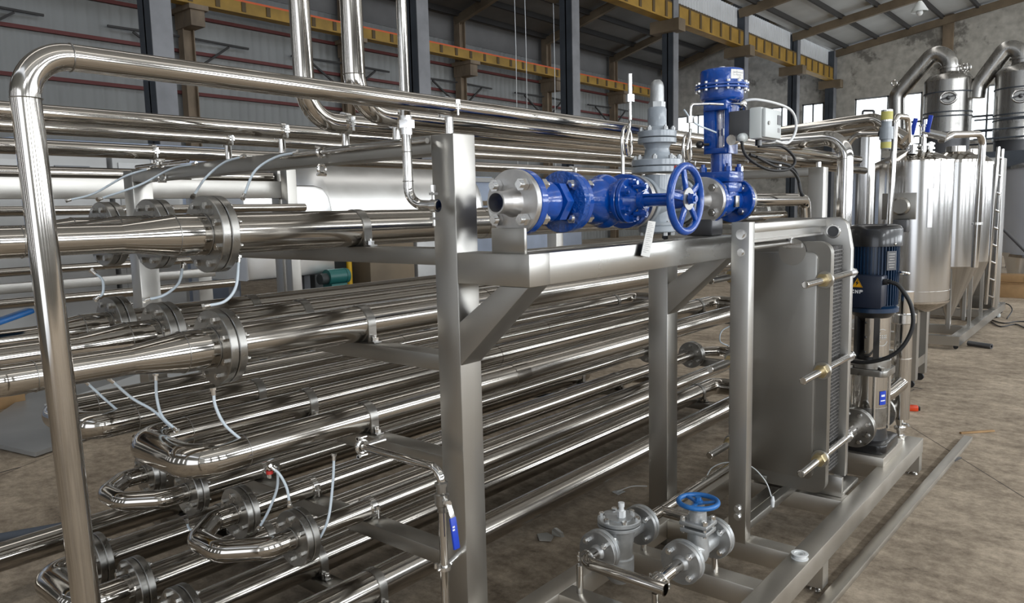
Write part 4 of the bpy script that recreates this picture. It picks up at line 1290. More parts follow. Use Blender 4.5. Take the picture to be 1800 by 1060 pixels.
# pigtail siphons with gauge nuts
def siphon(y, x, z0, h, label):
    t = thing('pigtail_siphon', (x, y, z0), label, 'siphon', 'pigtail siphons')
    c = Vector((x, y + 0.018, z0 + 0.12))
    loop = [c + Vector((0.02 * k / 16, 0.026 * -math.cos(2 * PI * k / 16), 0.052 * math.sin(2 * PI * k / 16 - PI * 0))) for k in range(0, 17)]
    pts = [Vector((x, y, z0)), Vector((x, y, z0 + 0.06))] + [Vector((x, y - 0.006, z0 + 0.12))] + loop[2:] + [c + Vector((0.02, 0.0, 0.06)), Vector((x + 0.02, y + 0.02, z0 + 0.22)), Vector((x + 0.02, y + 0.02, z0 + h))]
    part('tube', MB().tube(spline(pts, 5), 0.0065, 14), 'pipe_up', t)
    part('nut', MB().hexa((x + 0.02, y + 0.02, z0 + h - 0.005), (x + 0.02, y + 0.02, z0 + h + 0.022), 0.016), 'bright', t)
    return t
t = siphon(2.44, VX - 0.02, 1.725, 0.265, 'bent wire-thin pigtail siphon with nut beside the grey reducing valve')
part('stub', MB().cyl((VX, 2.46, 2.01), (VX, 2.46, 2.085), 0.008, seg=14), 'bright', t)
t = siphon(2.92, VX - 0.02, 1.725, 0.225, 'bent pigtail siphon between grey reducing valve and blue control valve')
part('elbow', MB().tube([(VX, 2.94, 1.97), (VX, 2.94, 2.02), (VX + 0.03, 3.06, 2.03), (VX + 0.06, 3.12, 2.03)], 0.006, 12, 0.02), 'bright', t)
# control valve
CY = 3.24
cvv = thing('control_valve', (VX, CY, 1.53), 'blue control valve with round diaphragm actuator on top', 'valve')
b = MB()
disc(b, 3.052, 3.074, 0.100, 0.03)
b.lathe((VX, 3.052, VZ), (0, -1, 0), [(0.03, 0), (0.045, 0), (0.036, 0.03), (0.034, 0.05), (0.034, 0.182), (0.03, 0.182)], 36)
sfl = part('steel_flange', b, 'flange_light', cvv)
bolts_on(sfl, (VX, 3.09, VZ), 0.074, 4, 0.07, 0.018, 'bright', 0.006)
b = MB()
disc(b, 3.077, 3.104, 0.101)
disc(b, 3.36, 3.388, 0.101)
b.lathe((VX, 3.104, VZ), (0, 1, 0), [(0.055, 0), (0.05, 0.02), (0.06, 0.07), (0.075, 0.128), (0.06, 0.19), (0.05, 0.24), (0.055, 0.256)], 40)
b.cyl((VX, CY, VZ), (VX, CY, 1.70), 0.066, seg=36)
b.box((VX - 0.05, CY - 0.05, VZ - 0.03), (VX + 0.065, CY + 0.05, 1.72), 0.012)
bb_ = part('body', b, 'blue', cvv)
part('body_plate', MB().box((VX + 0.072, CY - 0.02, 1.595), (VX + 0.080, CY + 0.02, 1.645), 0.001), 'flange', bb_)
b = MB().hollow((VX, 3.391, VZ), (VX, 3.412, VZ), 0.100, 0.03, 44, 0.002)
fl = part('steel_flange', b, 'flange', cvv)
bolts_on(fl, (VX, 3.387, VZ), 0.074, 4, 0.056, 0.018, 'bright', 0.006)
b = MB().box((VX - 0.075, CY - 0.075, 1.705), (VX + 0.075, CY + 0.075, 1.752), 0.006).cyl((VX, CY, 1.752), (VX, CY, 1.83), 0.046, seg=32)
b.box((VX - 0.07, CY - 0.07, 1.66), (VX + 0.07, CY + 0.07, 1.703), 0.006)
bn = part('bonnet', b, 'blue', cvv)
for sx in (-1, 1):
    for sy in (-1, 1):
        c = (VX + sx * 0.058, CY + sy * 0.058)
        part('bolt', MB().hexa((*c, 1.752), (*c, 1.772), 0.016).cyl((*c, 1.752), (*c, 1.785), 0.0095, seg=12), 'blue', bn)
# yoke: two legs joined top and bottom
b = MB().box((VX - 0.05, CY - 0.06, 1.83), (VX + 0.05, CY + 0.06, 1.855), 0.006)
b.box((VX - 0.055, CY - 0.07, 2.015), (VX + 0.055, CY + 0.07, 2.06), 0.008)
b.prism([(VX - 0.062, CY - 0.05, 1.83), (VX - 0.002, CY - 0.05, 1.83), (VX - 0.008, CY - 0.05, 2.03), (VX - 0.066, CY - 0.05, 2.03)], (0, 0.10, 0), 0.008)
b.prism([(VX + 0.034, CY - 0.05, 1.83), (VX + 0.058, CY - 0.05, 1.83), (VX + 0.058, CY - 0.05, 2.03), (VX + 0.034, CY - 0.05, 2.03)], (0, 0.10, 0), 0.006)
part('yoke', b, 'blue', cvv)
b = MB().cyl((VX + 0.016, CY, 1.84), (VX + 0.016, CY, 2.03), 0.008, seg=16).cyl((VX + 0.016, CY, 1.91), (VX + 0.016, CY, 1.94), 0.015, seg=20)
b.hexa((VX + 0.02, CY - 0.01, 1.862), (VX + 0.05, CY - 0.01, 1.862), 0.014)
part('spindle', b, 'bright', cvv)
b = MB().lathe((VX, CY, 2.058), (0, 0, 1), [(0, 0), (0.082, 0), (0.092, 0.008), (0.094, 0.012), (0.094, 0.062), (0, 0.062)], 56)
b.cyl((VX, CY, 2.106), (VX, CY, 2.116), 0.116, seg=56, bev=0.002)
b.cyl((VX, CY, 2.119), (VX, CY, 2.129), 0.116, seg=56, bev=0.002)
b.lathe((VX, CY, 2.12), (0, 0, 1), [(0.094, 0), (0.094, 0.062), (0.091, 0.07), (0.082, 0.074), (0, 0.076)], 56)
ac = part('actuator', b, 'blue', cvv)
for k in range(14):
    a = 2 * PI * k / 14
    b = MB()
    c = (VX + 0.107 * math.cos(a), CY + 0.107 * math.sin(a))
    b.hexa((*c, 2.098), (*c, 2.106), 0.008).hexa((*c, 2.129), (*c, 2.138), 0.008)
    part('rim_bolt', b.cyl((*c, 2.10), (*c, 2.135), 0.004, seg=8), 'bright', ac)
part('top_plug', MB().cyl((VX, CY, 2.194), (VX, CY, 2.208), 0.014, seg=16), 'white_plastic', ac)
pl = part('rating_plate', wrap_plate(VX, CY, 0.0955, -42, 6, 2.143, 2.182, 10), 'flange', ac)
part('plate_lines', wrap_plate(VX, CY, 0.0958, -36, 0, 2.168, 2.171, 8), 'ink', pl)
part('plate_lines', wrap_plate(VX, CY, 0.0958, -36, -8, 2.158, 2.160, 8), 'ink', pl)
part('knob', MB().ball((VX - 0.06, CY - 0.09, 1.872), 0.017, seg=16).cyl((VX - 0.05, CY - 0.08, 1.872), (VX - 0.03, CY - 0.06, 1.872), 0.006, seg=8), 'black', cvv)
# positioner with air tubing and cables
q0 = Vector((VX + 0.10, CY + 0.0, 1.905))
pos = thing('valve_positioner', q0, 'pale grey positioner box mounted on the side of the blue control valve', 'positioner')
b = MB().box((VX + 0.06, CY - 0.055, 1.895), (VX + 0.155, CY - 0.035, 2.005), 0.003)
part('mounting_plate', b, 'dark_plate', pos)
b = MB().box((VX + 0.150, CY - 0.06, 1.880), (VX + 0.205, CY + 0.13, 2.012), 0.008)
cs = part('case', b, 'grey_plastic', pos)
part('cover', MB().box((VX + 0.205, CY - 0.055, 1.885), (VX + 0.222, CY + 0.125, 2.007), 0.006), 'grey_plastic', pos)
part('display', MB().box((VX + 0.222, CY + 0.075, 1.945), (VX + 0.224, CY + 0.115, 1.985)), 'dark_plate', cs)
part('badge', MB().box((VX + 0.222, CY + 0.080, 1.912), (VX + 0.224, CY + 0.105, 1.930)), 'ink', cs)
part('cover_screw', MB().cyl((VX + 0.21, CY - 0.025, 1.945), (VX + 0.228, CY - 0.025, 1.945), 0.008, seg=14), 'flange', cs)
b = MB().cyl((VX + 0.09, CY - 0.06, 1.885), (VX + 0.09, CY - 0.10, 1.88), 0.022, seg=24)
part('gauge', b, 'bright', pos)
b = MB().cyl((VX + 0.125, CY - 0.05, 1.89), (VX + 0.135, CY - 0.095, 1.885), 0.020, seg=20).ball((VX + 0.136, CY - 0.10, 1.885), 0.017, seg=14)
part('cable_gland', b, 'grey_plastic', pos)
b = MB().cyl((VX + 0.17, CY + 0.0, 1.885), (VX + 0.17, CY + 0.0, 1.855), 0.014, seg=14)
part('cable_gland', b, 'black', pos)
b = MB().tube(spline([(VX + 0.05, CY + 0.05, 2.055), (VX + 0.12, CY + 0.12, 2.065), (VX + 0.20, CY + 0.28, 2.03), (VX + 0.21, CY + 0.34, 1.95), (VX + 0.20, CY + 0.27, 1.88), (VX + 0.18, CY + 0.14, 1.885)], 10), 0.006, 12)
part('air_tube', b, 'white_plastic', pos, label='pale looped air tube')
b = MB().tube(spline([(VX + 0.02, CY - 0.02, 2.05), (VX + 0.10, CY - 0.01, 2.035), (VX + 0.10, CY + 0.02, 2.01)], 8), 0.007, 12).ball((VX + 0.095, CY, 2.04), 0.02, seg=14)
part('air_fitting', b, 'bright', pos)
b = MB().tube(spline([(VX - 0.04, 2.96, 2.005), (VX - 0.01, 3.0, 1.95), (VX + 0.03, 3.12, 1.915)], 8), 0.004, 10)
part('signal_tube', b, 'tube', pos)
b = MB().tube(spline([(VX + 0.136, CY - 0.105, 1.88), (VX + 0.15, CY - 0.08, 1.81), (VX + 0.20, CY + 0.02, 1.755), (VX + 0.24, CY + 0.16, 1.755), (VX + 0.25, CY + 0.22, 1.80), (VX + 0.22, CY + 0.14, 1.855), (VX + 0.17, CY + 0.0, 1.853)], 10), 0.0065, 12)
part('cable', b, 'rubber', pos)
b = MB().tube(spline([(-1.487, 3.600, 1.844), (-1.449, 3.750, 1.817), (-1.410, 3.900, 1.800), (-1.401, 4.000, 1.759), (-1.379, 4.000, 1.671), (-1.364, 4.000, 1.641)], 10), 0.008, 12)
b.tube(spline([(-1.453, 3.600, 1.831), (-1.420, 3.750, 1.790), (-1.395, 3.900, 1.776), (-1.389, 4.000, 1.720), (-1.372, 4.000, 1.641)], 10), 0.007, 12)
solo('cable_loop', b, 'rubber', (-1.453, 3.600, 1.831), 'twin black cables arching from the control valve towards the far post', 'cable')
# outlet pipe after the control valve with drop elbow
t = thing('outlet_pipe', (VX, 3.41, VZ), 'polished steam pipe leaving the control valve and bending down at its end', 'pipe')
part('pipe', MB().tube([(VX, 3.41, VZ), (VX, 4.33, VZ), (VX + 0.01, 4.36, 1.2)], 0.034, 30, 0.05, 10), 'pipe', t)
t = thing('condensate_pipe', (VX - 0.1, 3.3, VZ - 0.07), 'polished pipe running just below the steam outlet pipe', 'pipe')
part('pipe', MB().tube([(VX - 0.07, 3.3, VZ - 0.085), (VX - 0.07, 4.2, VZ - 0.085)], 0.028, 26), 'pipe', t)
part('clamp', MB().hollow((VX - 0.07, 3.52, VZ - 0.085), (VX - 0.07, 3.545, VZ - 0.085), 0.034, 0.027, 26), 'bright', t)
# paper tag hanging from the gate valve
t = thing('paper_tag', (-1.345, 2.36, 1.40), 'white printed paper tag hanging from the blue gate valve', 'tag')
tp = [(-1.355, 2.386, 1.555), (-1.355, 2.439, 1.550), (-1.355, 2.394, 1.425), (-1.355, 2.334, 1.435)]
part('sheet', MB().prism(tp, (0.0015, 0, 0)), 'paper', t)
b = MB()
tv = [Vector(p) + Vector((0.0018, 0, 0)) for p in tp]
for q in range(16):
    f = 0.06 + q * 0.055
    a, c = tv[0].lerp(tv[3], f), tv[1].lerp(tv[2], f)
    b.bar(a.lerp(c, 0.14), a.lerp(c, 0.5 + 0.36 * ((q * 7) % 5) / 4), 0.0013, 0.0005, (1, 0, 0))
part('print_lines', b, 'ink', t)

# ================================================================== steam trap loop on the skid
LXT, LXG, LZ = -1.485, -1.20, 0.342
lp = thing('loop_pipe', (LXT, 2.14, 0.33), 'thin polished pipe with one open end linking trap and gate valve flanges', 'pipe')
b = MB().tube([(-1.155, 2.145, LZ - 0.004), (LXT, 2.145, LZ), (LXT, 2.232, LZ)], 0.0225, 26, 0.04, 8, inner=0.0195)
part('pipe', b, 'pipe', lp)
part('branch', MB().tube([(LXG, 2.15, LZ), (LXG, 2.335, LZ)], 0.0225, 26), 'pipe', lp)
for (x, y) in ((LXT - 0.005, 2.17), (LXG, 2.18)):
    b = MB().hollow((x, y, LZ), (x, y + 0.008, LZ), 0.030, 0.021, 22)
    for s in (-1, 1):
        b.cyl((x + s * 0.034, y + 0.004, LZ - 0.02), (x + s * 0.034, y + 0.004, LZ + 0.014), 0.0045, seg=8).hexa((x + s * 0.034, y + 0.004, LZ - 0.012), (x + s * 0.034, y + 0.004, LZ - 0.002), 0.009)
    part('clamp', b, 'bright', lp)
part('back_pipe', MB().tube([(LXT, 2.565, LZ), (LXT, 3.55, LZ)], 0.0225, 26), 'pipe', lp)
part('back_pipe', MB().tube([(LXT, 2.72, LZ), (LXG, 2.72, LZ), (LXG, 2.625, LZ)], 0.0225, 26, 0.035, 8), 'pipe', lp)
def small_flange(parent, x, y, z, R=0.078):
    b = MB().hollow((x, y - 0.019, z), (x, y - 0.002, z), R, 0.02, 40, 0.002)
    b.lathe((x, y - 0.019, z), (0, -1, 0), [(0.022, 0), (0.032, 0), (0.026, 0.012), (0.022, 0.014)], 28)
    f = part('flange', b, 'loop_flange', parent, (x, y, z))
    part('flange', MB().hollow((x, y + 0.001, z), (x, y + 0.019, z), R, 0.02, 40, 0.002), 'cast', parent, (x, y, z))
    bolts_on(f, (x, y, z), 0.056, 4, 0.040, 0.0125, 'bright', 0.006)
# float trap
tr = thing('steam_trap', (LXT, 2.40, 0.13), 'grey cast steam trap with round bolted cover low on the skid', 'steam trap')
b = MB().lathe((LXT, 2.39, 0.17), (0, 0, 1), [(0, 0), (0.035, 0), (0.052, 0.02), (0.056, 0.05), (0.056, 0.10), (0.051, 0.105), (0.051, 0.14), (0.060, 0.20), (0.064, 0.222), (0, 0.222)], 40)
b.tube([(LXT, 2.252, LZ), (LXT, 2.55, LZ)], 0.030, 24)
b.cyl((LXT, 2.39, 0.392), (LXT, 2.39, 0.405), 0.083, seg=44, bev=0.002)
part('body', b, 'cast', tr)
b = MB().cyl((LXT, 2.39, 0.408), (LXT, 2.39, 0.425), 0.083, seg=44, bev=0.003).cyl((LXT, 2.39, 0.425), (LXT, 2.39, 0.429), 0.052, seg=32)
cvr = part('cover', b, 'cast', tr)
for k in range(6):
    a = 2 * PI * (k + 0.3) / 6
    c = (LXT + 0.069 * math.cos(a), 2.39 + 0.069 * math.sin(a))
    part('bolt', MB().hexa((*c, 0.425), (*c, 0.436), 0.0105), 'bright', cvr)
part('vent_plug', MB().hexa((LXT + 0.01, 2.39, 0.428), (LXT + 0.01, 2.39, 0.455), 0.0165).cyl((LXT + 0.01, 2.39, 0.455), (LXT + 0.01, 2.39, 0.478), 0.0095, seg=14).cyl((LXT + 0.01, 2.39, 0.470), (LXT + 0.01, 2.39, 0.486), 0.012, seg=14), 'white_plastic', cvr)
small_flange(tr, LXT, 2.252, LZ)
small_flange(tr, LXT, 2.548, LZ)
# small gate valve with flat blue handwheel
sg_ = thing('small_gate_valve', (LXG, 2.47, 0.26), 'zinc-grey gate valve with flat blue handwheel on the skid', 'valve')
b = MB().tube([(LXG, 2.355, LZ), (LXG, 2.61, LZ)], 0.033, 28)
b.ball((LXG, 2.475, LZ), 0.052, (0.8, 0.95, 1.1))
b.lathe((LXG, 2.475, LZ), (0, 0, 1), [(0, 0), (0.042, 0), (0.038, 0.05), (0.036, 0.075), (0, 0.075)], 32)
b.obox((LXG, 2.475, 0.423), (0.105, 0.085, 0.017), None, 0.004)
b.obox((LXG, 2.475, 0.449), (0.110, 0.09, 0.016), None, 0.004)
b.cyl((LXG, 2.475, 0.455), (LXG, 2.475, 0.495), 0.033, 0.030, seg=30)
b.cyl((LXG, 2.475, 0.495), (LXG, 2.475, 0.52), 0.024, seg=26)
part('body', b, 'cast', sg_)
for sx in (-1, 1):
    for sy in (-1, 1):
        c = (LXG + sx * 0.042, 2.475 + sy * 0.033)
        part('bolt', MB().hexa((*c, 0.457), (*c, 0.471), 0.011).cyl((*c, 0.41), (*c, 0.474), 0.0065, seg=10), 'bright', sg_)
small_flange(sg_, LXG, 2.355, LZ)
small_flange(sg_, LXG, 2.608, LZ)
HZ = 0.527
b = MB().torus((LXG, 2.475, HZ), (0, 0, 1), 0.070, 0.0095, 56, 14)
for k in range(3):
    a = 2 * PI * k / 3 + 0.6
    d = Vector((math.cos(a), math.sin(a), 0))
    b.bar(Vector((LXG, 2.475, HZ - 0.004)) + d * 0.012, Vector((LXG, 2.475, HZ)) + d * 0.070, 0.014, 0.008, (0, 0, 1), 0.002)
b.cyl((LXG, 2.475, HZ - 0.012), (LXG, 2.475, HZ + 0.006), 0.017, seg=20)
hw2 = part('handwheel', b, 'blue_light', sg_)
part('wheel_nut', MB().hexa((LXG, 2.475, HZ + 0.006), (LXG, 2.475, HZ + 0.018), 0.011), 'blue_light', hw2)
# tape spool on the rail
t = thing('tape_spool', (-0.972, 2.90, ZT), 'white plastic thread-tape spool lying on the skid rail', 'tape spool')
part('spool', MB().lathe((-0.972, 2.90, ZT), (0, 0, 1), [(0.012, 0), (0.032, 0), (0.033, 0.003), (0.032, 0.004), (0.02, 0.005), (0.02, 0.017), (0.032, 0.018), (0.033, 0.02), (0.032, 0.022), (0.021, 0.022), (0.018, 0.019), (0.012, 0.019)], 36, close=True), 'white_plastic', t)
part('tape', MB().hollow((-0.972, 2.90, ZT + 0.0055), (-0.972, 2.90, ZT + 0.0165), 0.0255, 0.0205, 32), 'paper', t)

# ================================================================== plastic tubes on the flanges
def hose(pts, label, r=0.0048, ends=(True, True), m='tube', group='milky tubes on the rack'):
    p = [Vector(q) for q in pts]
    s = spline(p, 10)
    t = thing('plastic_tube', s[0], label, 'tube', group)
    part('tube', MB().tube(s, r, 12), m, t)
    for e, (a, c) in zip(ends, ((s[0], s[1]), (s[-1], s[-2]))):
        if e:
            d = (a - c).normalized()
            b = MB().cyl(a - d * 0.012, a + d * 0.012, r * 1.5, seg=14).hexa(a + d * 0.004, a + d * 0.012, r * 2.1)
            part('fitting', b, 'bright', t)
    return t
C1, C2, C3, C4 = COLX
hose([(-2.955, 1.155, 1.317), (-2.940, 1.170, 1.336), (-2.940, 1.172, 1.384), (-2.955, 1.149, 1.415)], 'short curved milky tube joining the hindmost flanges of the two upper rows')
hose([(-2.585, 1.167, 1.331), (-2.560, 1.215, 1.343), (-2.560, 1.269, 1.379), (-2.585, 1.301, 1.435)], 'curved milky tube joining the middle flanges of the two upper rows')
hose([(-2.200, 1.171, 1.333), (-2.180, 1.224, 1.344), (-2.180, 1.264, 1.387), (-2.200, 1.290, 1.469)], 'curved milky tube joining the front flanges of the two upper rows')
hose([(-2.200, 1.175, 1.065), (-2.200, 1.179, 1.015), (-2.200, 1.207, 0.948), (-2.200, 1.269, 0.877)], 'milky tube dropping from the front second-row flange to the U-bend below')
hose([(-2.500, 1.138, 1.081), (-2.500, 1.136, 1.008), (-2.500, 1.149, 0.943), (-2.500, 1.189, 0.890)], 'milky tube hanging straight then crossing another above the bare U-bend')
hose([(-2.550, 1.016, 1.087), (-2.550, 1.077, 1.014), (-2.550, 1.144, 0.956), (-2.550, 1.203, 0.880)], 'milky tube slanting to meet another above the bare U-bend')
hose([(-2.950, 1.090, 1.014), (-2.950, 1.149, 0.937), (-2.950, 1.209, 0.863)], 'short slanting milky tube above the farther bare U-bend')
hose([(-3.300, 1.392, 0.666), (-3.320, 1.405, 0.628), (-3.325, 1.411, 0.587)], 'tiny milky tube standing on the small far flange')
hose([(-2.250, 1.393, 0.748), (-2.230, 1.409, 0.721), (-2.220, 1.426, 0.671), (-2.220, 1.433, 0.616)], 'short milky tube arching onto the top of the small front flange')
hose([(-2.250, 1.414, 0.741), (-2.280, 1.426, 0.658), (-2.320, 1.412, 0.570), (-2.360, 1.396, 0.504)], 'milky tube curling behind the small front flange')
hose([(-2.120, 1.555, 0.767), (-2.120, 1.544, 0.674), (-2.120, 1.515, 0.550), (-2.160, 1.483, 0.453)], 'long milky tube hanging clear from a fitting to the small front flange')
hose([(-2.449, 1.700, 1.836), (-2.527, 1.660, 1.821), (-2.574, 1.600, 1.771), (-2.497, 1.500, 1.674)], 'arched milky tube from the top beam to the front upper pipe')
hose([(-2.815, 1.700, 1.844), (-2.891, 1.660, 1.823), (-2.933, 1.600, 1.764), (-2.759, 1.450, 1.684)], 'arched milky tube from the top beam to the front upper flange')
hose([(-3.204, 1.700, 1.837), (-3.341, 1.660, 1.821), (-3.408, 1.550, 1.753), (-3.343, 1.350, 1.690)], 'long milky tube sweeping down from the top beam, nearer of two')
hose([(-3.632, 1.700, 1.838), (-3.661, 1.600, 1.803), (-3.772, 1.500, 1.727), (-3.806, 1.400, 1.697)], 'long milky tube sweeping down from the top beam, farther of two')
hose([(-2.900, 1.397, 0.393), (-2.900, 1.406, 0.354), (-2.880, 1.424, 0.353), (-2.860, 1.437, 0.378)], 'tiny looped milky tube under the small far flange')
hose([(-2.300, 5.246, 0.725), (-2.300, 5.100, 0.703), (-2.300, 5.082, 0.635), (-2.300, 5.220, 0.581)], 'white tube loop at the far end of the rack beside the exchanger column')
# clamps on the front of the top beam
for i, (p, l) in enumerate((((-2.305, 1.712, 1.797), 'small pair of tri-clamps on the top beam, closest to the tall post'), ((-3.518, 1.712, 1.824), 'small pair of tri-clamps on the top beam, closest to the back post'))):
    p = Vector(p)
    t = thing('pipe_fitting', p, l, 'pipe fitting', 'fittings on the top beam')
    part('clamp', MB().torus(p + Vector((0, -0.008, 0.03)), (1, 0, 0), 0.016, 0.006, 20, 8).cyl(p + Vector((0, -0.03, 0.05)), p + Vector((0, 0.01, 0.05)), 0.005, seg=8), 'bright', t)
    part('clamp', MB().torus(p + Vector((0, -0.008, -0.03)), (1, 0, 0), 0.016, 0.006, 20, 8).cyl(p + Vector((0, -0.03, -0.05)), p + Vector((0, 0.01, -0.05)), 0.005, seg=8), 'bright', t)
    part('tube', MB().tube([p + Vector((-0.25, -0.008, 0.03)), p + Vector((0.55 if i == 0 else 0.25, -0.008, 0.03))], 0.009, 14), 'pipe_up', t)
# blue lever of the valve at the end of a second-row pipe
t = thing('lever_valve', (-2.955, 0.86, 1.24), 'blue flat lever on the pipe end behind the leaning handrail leg', 'valve')
p0, p1 = Vector((-2.900, 0.921, 1.304)), Vector((-2.900, 0.775, 1.264))
part('lever', MB().bar(p0, p1, 0.055, 0.018, (0, 0, 1), 0.006), 'blue_light', t)
part('neck', MB().cyl((-2.955, 0.80, 1.20), (-2.955, 0.80, (-2.900, 0.825, 1.282)[2]), 0.022, seg=18), 'bright', t)

rf = Vector((-2.270, 1.395, 0.727))
t = thing('hose_fitting', rf, 'tiny red and steel fitting on the thin pipe above the small front flanges', 'fitting')
part('collar', MB().cyl(rf + Vector((0, 0, -0.006)), rf + Vector((0, 0, 0.006)), 0.012, seg=16), 'red_ink', t)
part('stem', MB().cyl(rf + Vector((0, 0, -0.022)), rf + Vector((0, 0, 0.022)), 0.006, seg=12).hexa(rf + Vector((0, 0, 0.012)), rf + Vector((0, 0, 0.022)), 0.010), 'bright', t)
# probe cable by the heat exchanger
c_ = [(-1.483, 3.150, 0.372), (-1.458, 3.150, 0.413), (-1.393, 3.150, 0.450), (-1.289, 3.150, 0.460), (-1.212, 3.150, 0.404), (-1.177, 3.150, 0.321)]
t = thing('sensor_cable', c_[-1], 'thin pale sensor cable with white plug hanging before the exchanger plate', 'cable')
part('cable', MB().tube(spline(c_, 8), 0.0026, 10), 'grey_plastic', t)
pe = Vector(c_[-1])
part('plug', MB().cyl(pe, pe - Vector((0.0, 0, 0.028)), 0.009, 0.007, seg=14).cyl(pe + Vector((0, 0, 0.02)), pe, 0.005, 0.009, seg=12), 'white_plastic', t)

# ================================================================== tanks behind the pump
T1 = Vector((-1.552, 7.300, 1.377)); T1.z = 0
tx, ty, tr_ = T1.x, T1.y, 0.305
zt, zb = (-1.507, 7.000, 1.929)[2], (-1.466, 7.000, 0.748)[2]
tank = thing('process_tank', (tx, ty, 0), 'upright polished steel tank with shallow cone lid right behind the pump', 'tank')
part('shell', MB().cyl((tx, ty, zb), (tx, ty, zt), tr_, seg=72), 'tank', tank)
part('lid', MB().lathe((tx, ty, zt), (0, 0, 1), [(tr_ + 0.004, 0), (tr_ + 0.004, 0.012), (0.12, 0.10), (0, 0.115)], 72), 'pipe', tank)
part('bottom', MB().lathe((tx, ty, zb), (0, 0, -1), [(tr_ + 0.003, -0.012), (tr_ + 0.003, 0.004), (tr_ - 0.02, 0.03), (0.2, 0.085), (0, 0.10)], 72), 'pipe', tank)
part('band', MB().hollow((tx, ty, zb + 0.09), (tx, ty, zb + 0.10), tr_ + 0.003, tr_ - 0.01, 72), 'tank', tank)
part('band', MB().hollow((tx, ty, zt - 0.135), (tx, ty, zt - 0.13), tr_ + 0.002, tr_ - 0.01, 72), 'tank', tank)
for (sx, sy) in ((0.07, 0.20), (-0.24, 0.20), (0.07, -0.16), (-0.24, -0.16)):
    part('leg', MB().box((tx + sx - 0.045, ty + sy - 0.045, 0.07), (tx + sx + 0.045, ty + sy + 0.045, zb + 0.02)), 'brushed', tank)
    part('caster', MB().cyl((tx + sx, ty + sy - 0.015, 0.032), (tx + sx, ty + sy + 0.015, 0.032), 0.032, seg=20).box((tx + sx - 0.012, ty + sy - 0.02, 0.03), (tx + sx + 0.012, ty + sy + 0.02, 0.07)), 'rubber', tank)
for sx in (0.07, -0.24):
    part('brace', MB().box((tx + sx - 0.04, ty - 0.115, 0.17), (tx + sx + 0.04, ty + 0.155, 0.25)), 'brushed', tank)
for sy in (0.20, -0.16):
    part('brace', MB().box((tx - 0.195, ty + sy - 0.04, 0.17), (tx + 0.025, ty + sy + 0.04, 0.25)), 'brushed', tank)
# bracket with side mixer on the shell, label plate, level strip
bx = (-1.591, 6.950, 1.554)
part('side_bracket', MB().prism([(bx[0] - 0.13, 6.98, bx[2] - 0.10), (bx[0] + 0.13, 6.98, bx[2] - 0.10), (bx[0] + 0.13, 6.98, bx[2] + 0.12), (bx[0] - 0.13, 6.98, bx[2] + 0.12)], (0, 0.12, 0), 0.006), 'satin', tank)
part('motor_box', MB().box((bx[0] - 0.02, 6.88, bx[2] - 0.20), (bx[0] + 0.09, 6.98, bx[2] - 0.10), 0.006), 'dark_plate', tank)
part('bracket_fin', MB().lathe((bx[0] + 0.02, 6.98, bx[2] + 0.01), (0, -1, 0), [(0.075, 0), (0.075, 0.035), (0.06, 0.05), (0, 0.05)], 24), 'satin', tank)
part('level_strip', MB().obox((tx + 0.185, ty - 0.26, (-1.202, 6.970, 1.545)[2]), (0.035, 0.02, 0.32), Matrix.Rotation(0.55, 3, 'Z')), 'bright', tank)
def lid_valve(parent, x, y, z0, h, lever=True, r=0.03):
    b = MB()
    b.cyl((x, y, z0), (x, y, z0 + h), r * 0.62, seg=20)
    for f in (0.2, 0.48, 0.8):
        b.cyl((x, y, z0 + h * f), (x, y, z0 + h * f + 0.014), r * 1.25, seg=24)
    b.cyl((x, y, z0 + h * 0.52), (x, y, z0 + h * 0.78), r * 0.95, seg=24)
    v = part('lid_valve', b, 'bright', parent)
    if lever:
        part('lever', MB().bar((x + 0.03, y - 0.04, z0 + h * 0.60), (x + 0.055, y - 0.04, z0 + h * 0.66 + 0.12), 0.034, 0.014, (0, 1, 0.0), 0.004), 'blue_grip', v, label='blue lever')
lv1, lv2 = (-1.466, 7.200, 2.009), (-1.569, 7.150, 2.023)
lid_valve(tank, lv1[0], 7.2, lv1[2], 0.27, True, 0.034)
lid_valve(tank, lv2[0], 7.15, lv2[2], 0.22, True, 0.034)
lid_valve(tank, tx + 0.12, ty - 0.02, zt + 0.05, 0.12, False)
lid_valve(tank, tx + 0.02, ty - 0.16, zt + 0.05, 0.10, False)
b = MB().tube([(-1.477, 7.200, 2.179), (-1.298, 7.200, 2.122)], 0.034, 20)
part('sight_pipe', b, 'bright', tank)
# pipe from the lid, over and down to the second tank
t = thing('lid_pipe', (-1.171, 8.000, 0.992), 'polished pipe bridging from the first tank lid and dropping beside the second tank', 'pipe')
part('pipe', MB().tube([(-1.353, 7.300, 2.109), (-1.318, 7.500, 2.161), (-1.156, 8.000, 2.188), (-1.171, 8.000, 0.992)], 0.03, 22, 0.10, 8), 'pipe_up', t)
part('clamp', MB().hollow((-1.165, 8.000, 1.379), Vector((-1.165, 8.000, 1.379)) + Vector((0, 0, 0.02)), 0.045, 0.029, 20), 'bright', t)
# thin inlet pipe standing before the tank
t = thing('inlet_pipe', (-1.505, 6.300, 1.430), 'slim pipe rising before the first tank and hooking over at the top', 'pipe')
part('pipe', MB().tube([((-1.505, 6.300, 1.430)[0], 6.3, 0.9), (-1.480, 6.300, 2.239), (-1.439, 6.500, 2.242), ((-1.439, 6.500, 2.242)[0], 6.55, (-1.433, 6.500, 2.054)[2])], 0.022, 20, 0.05, 8), 'pipe_up', t)
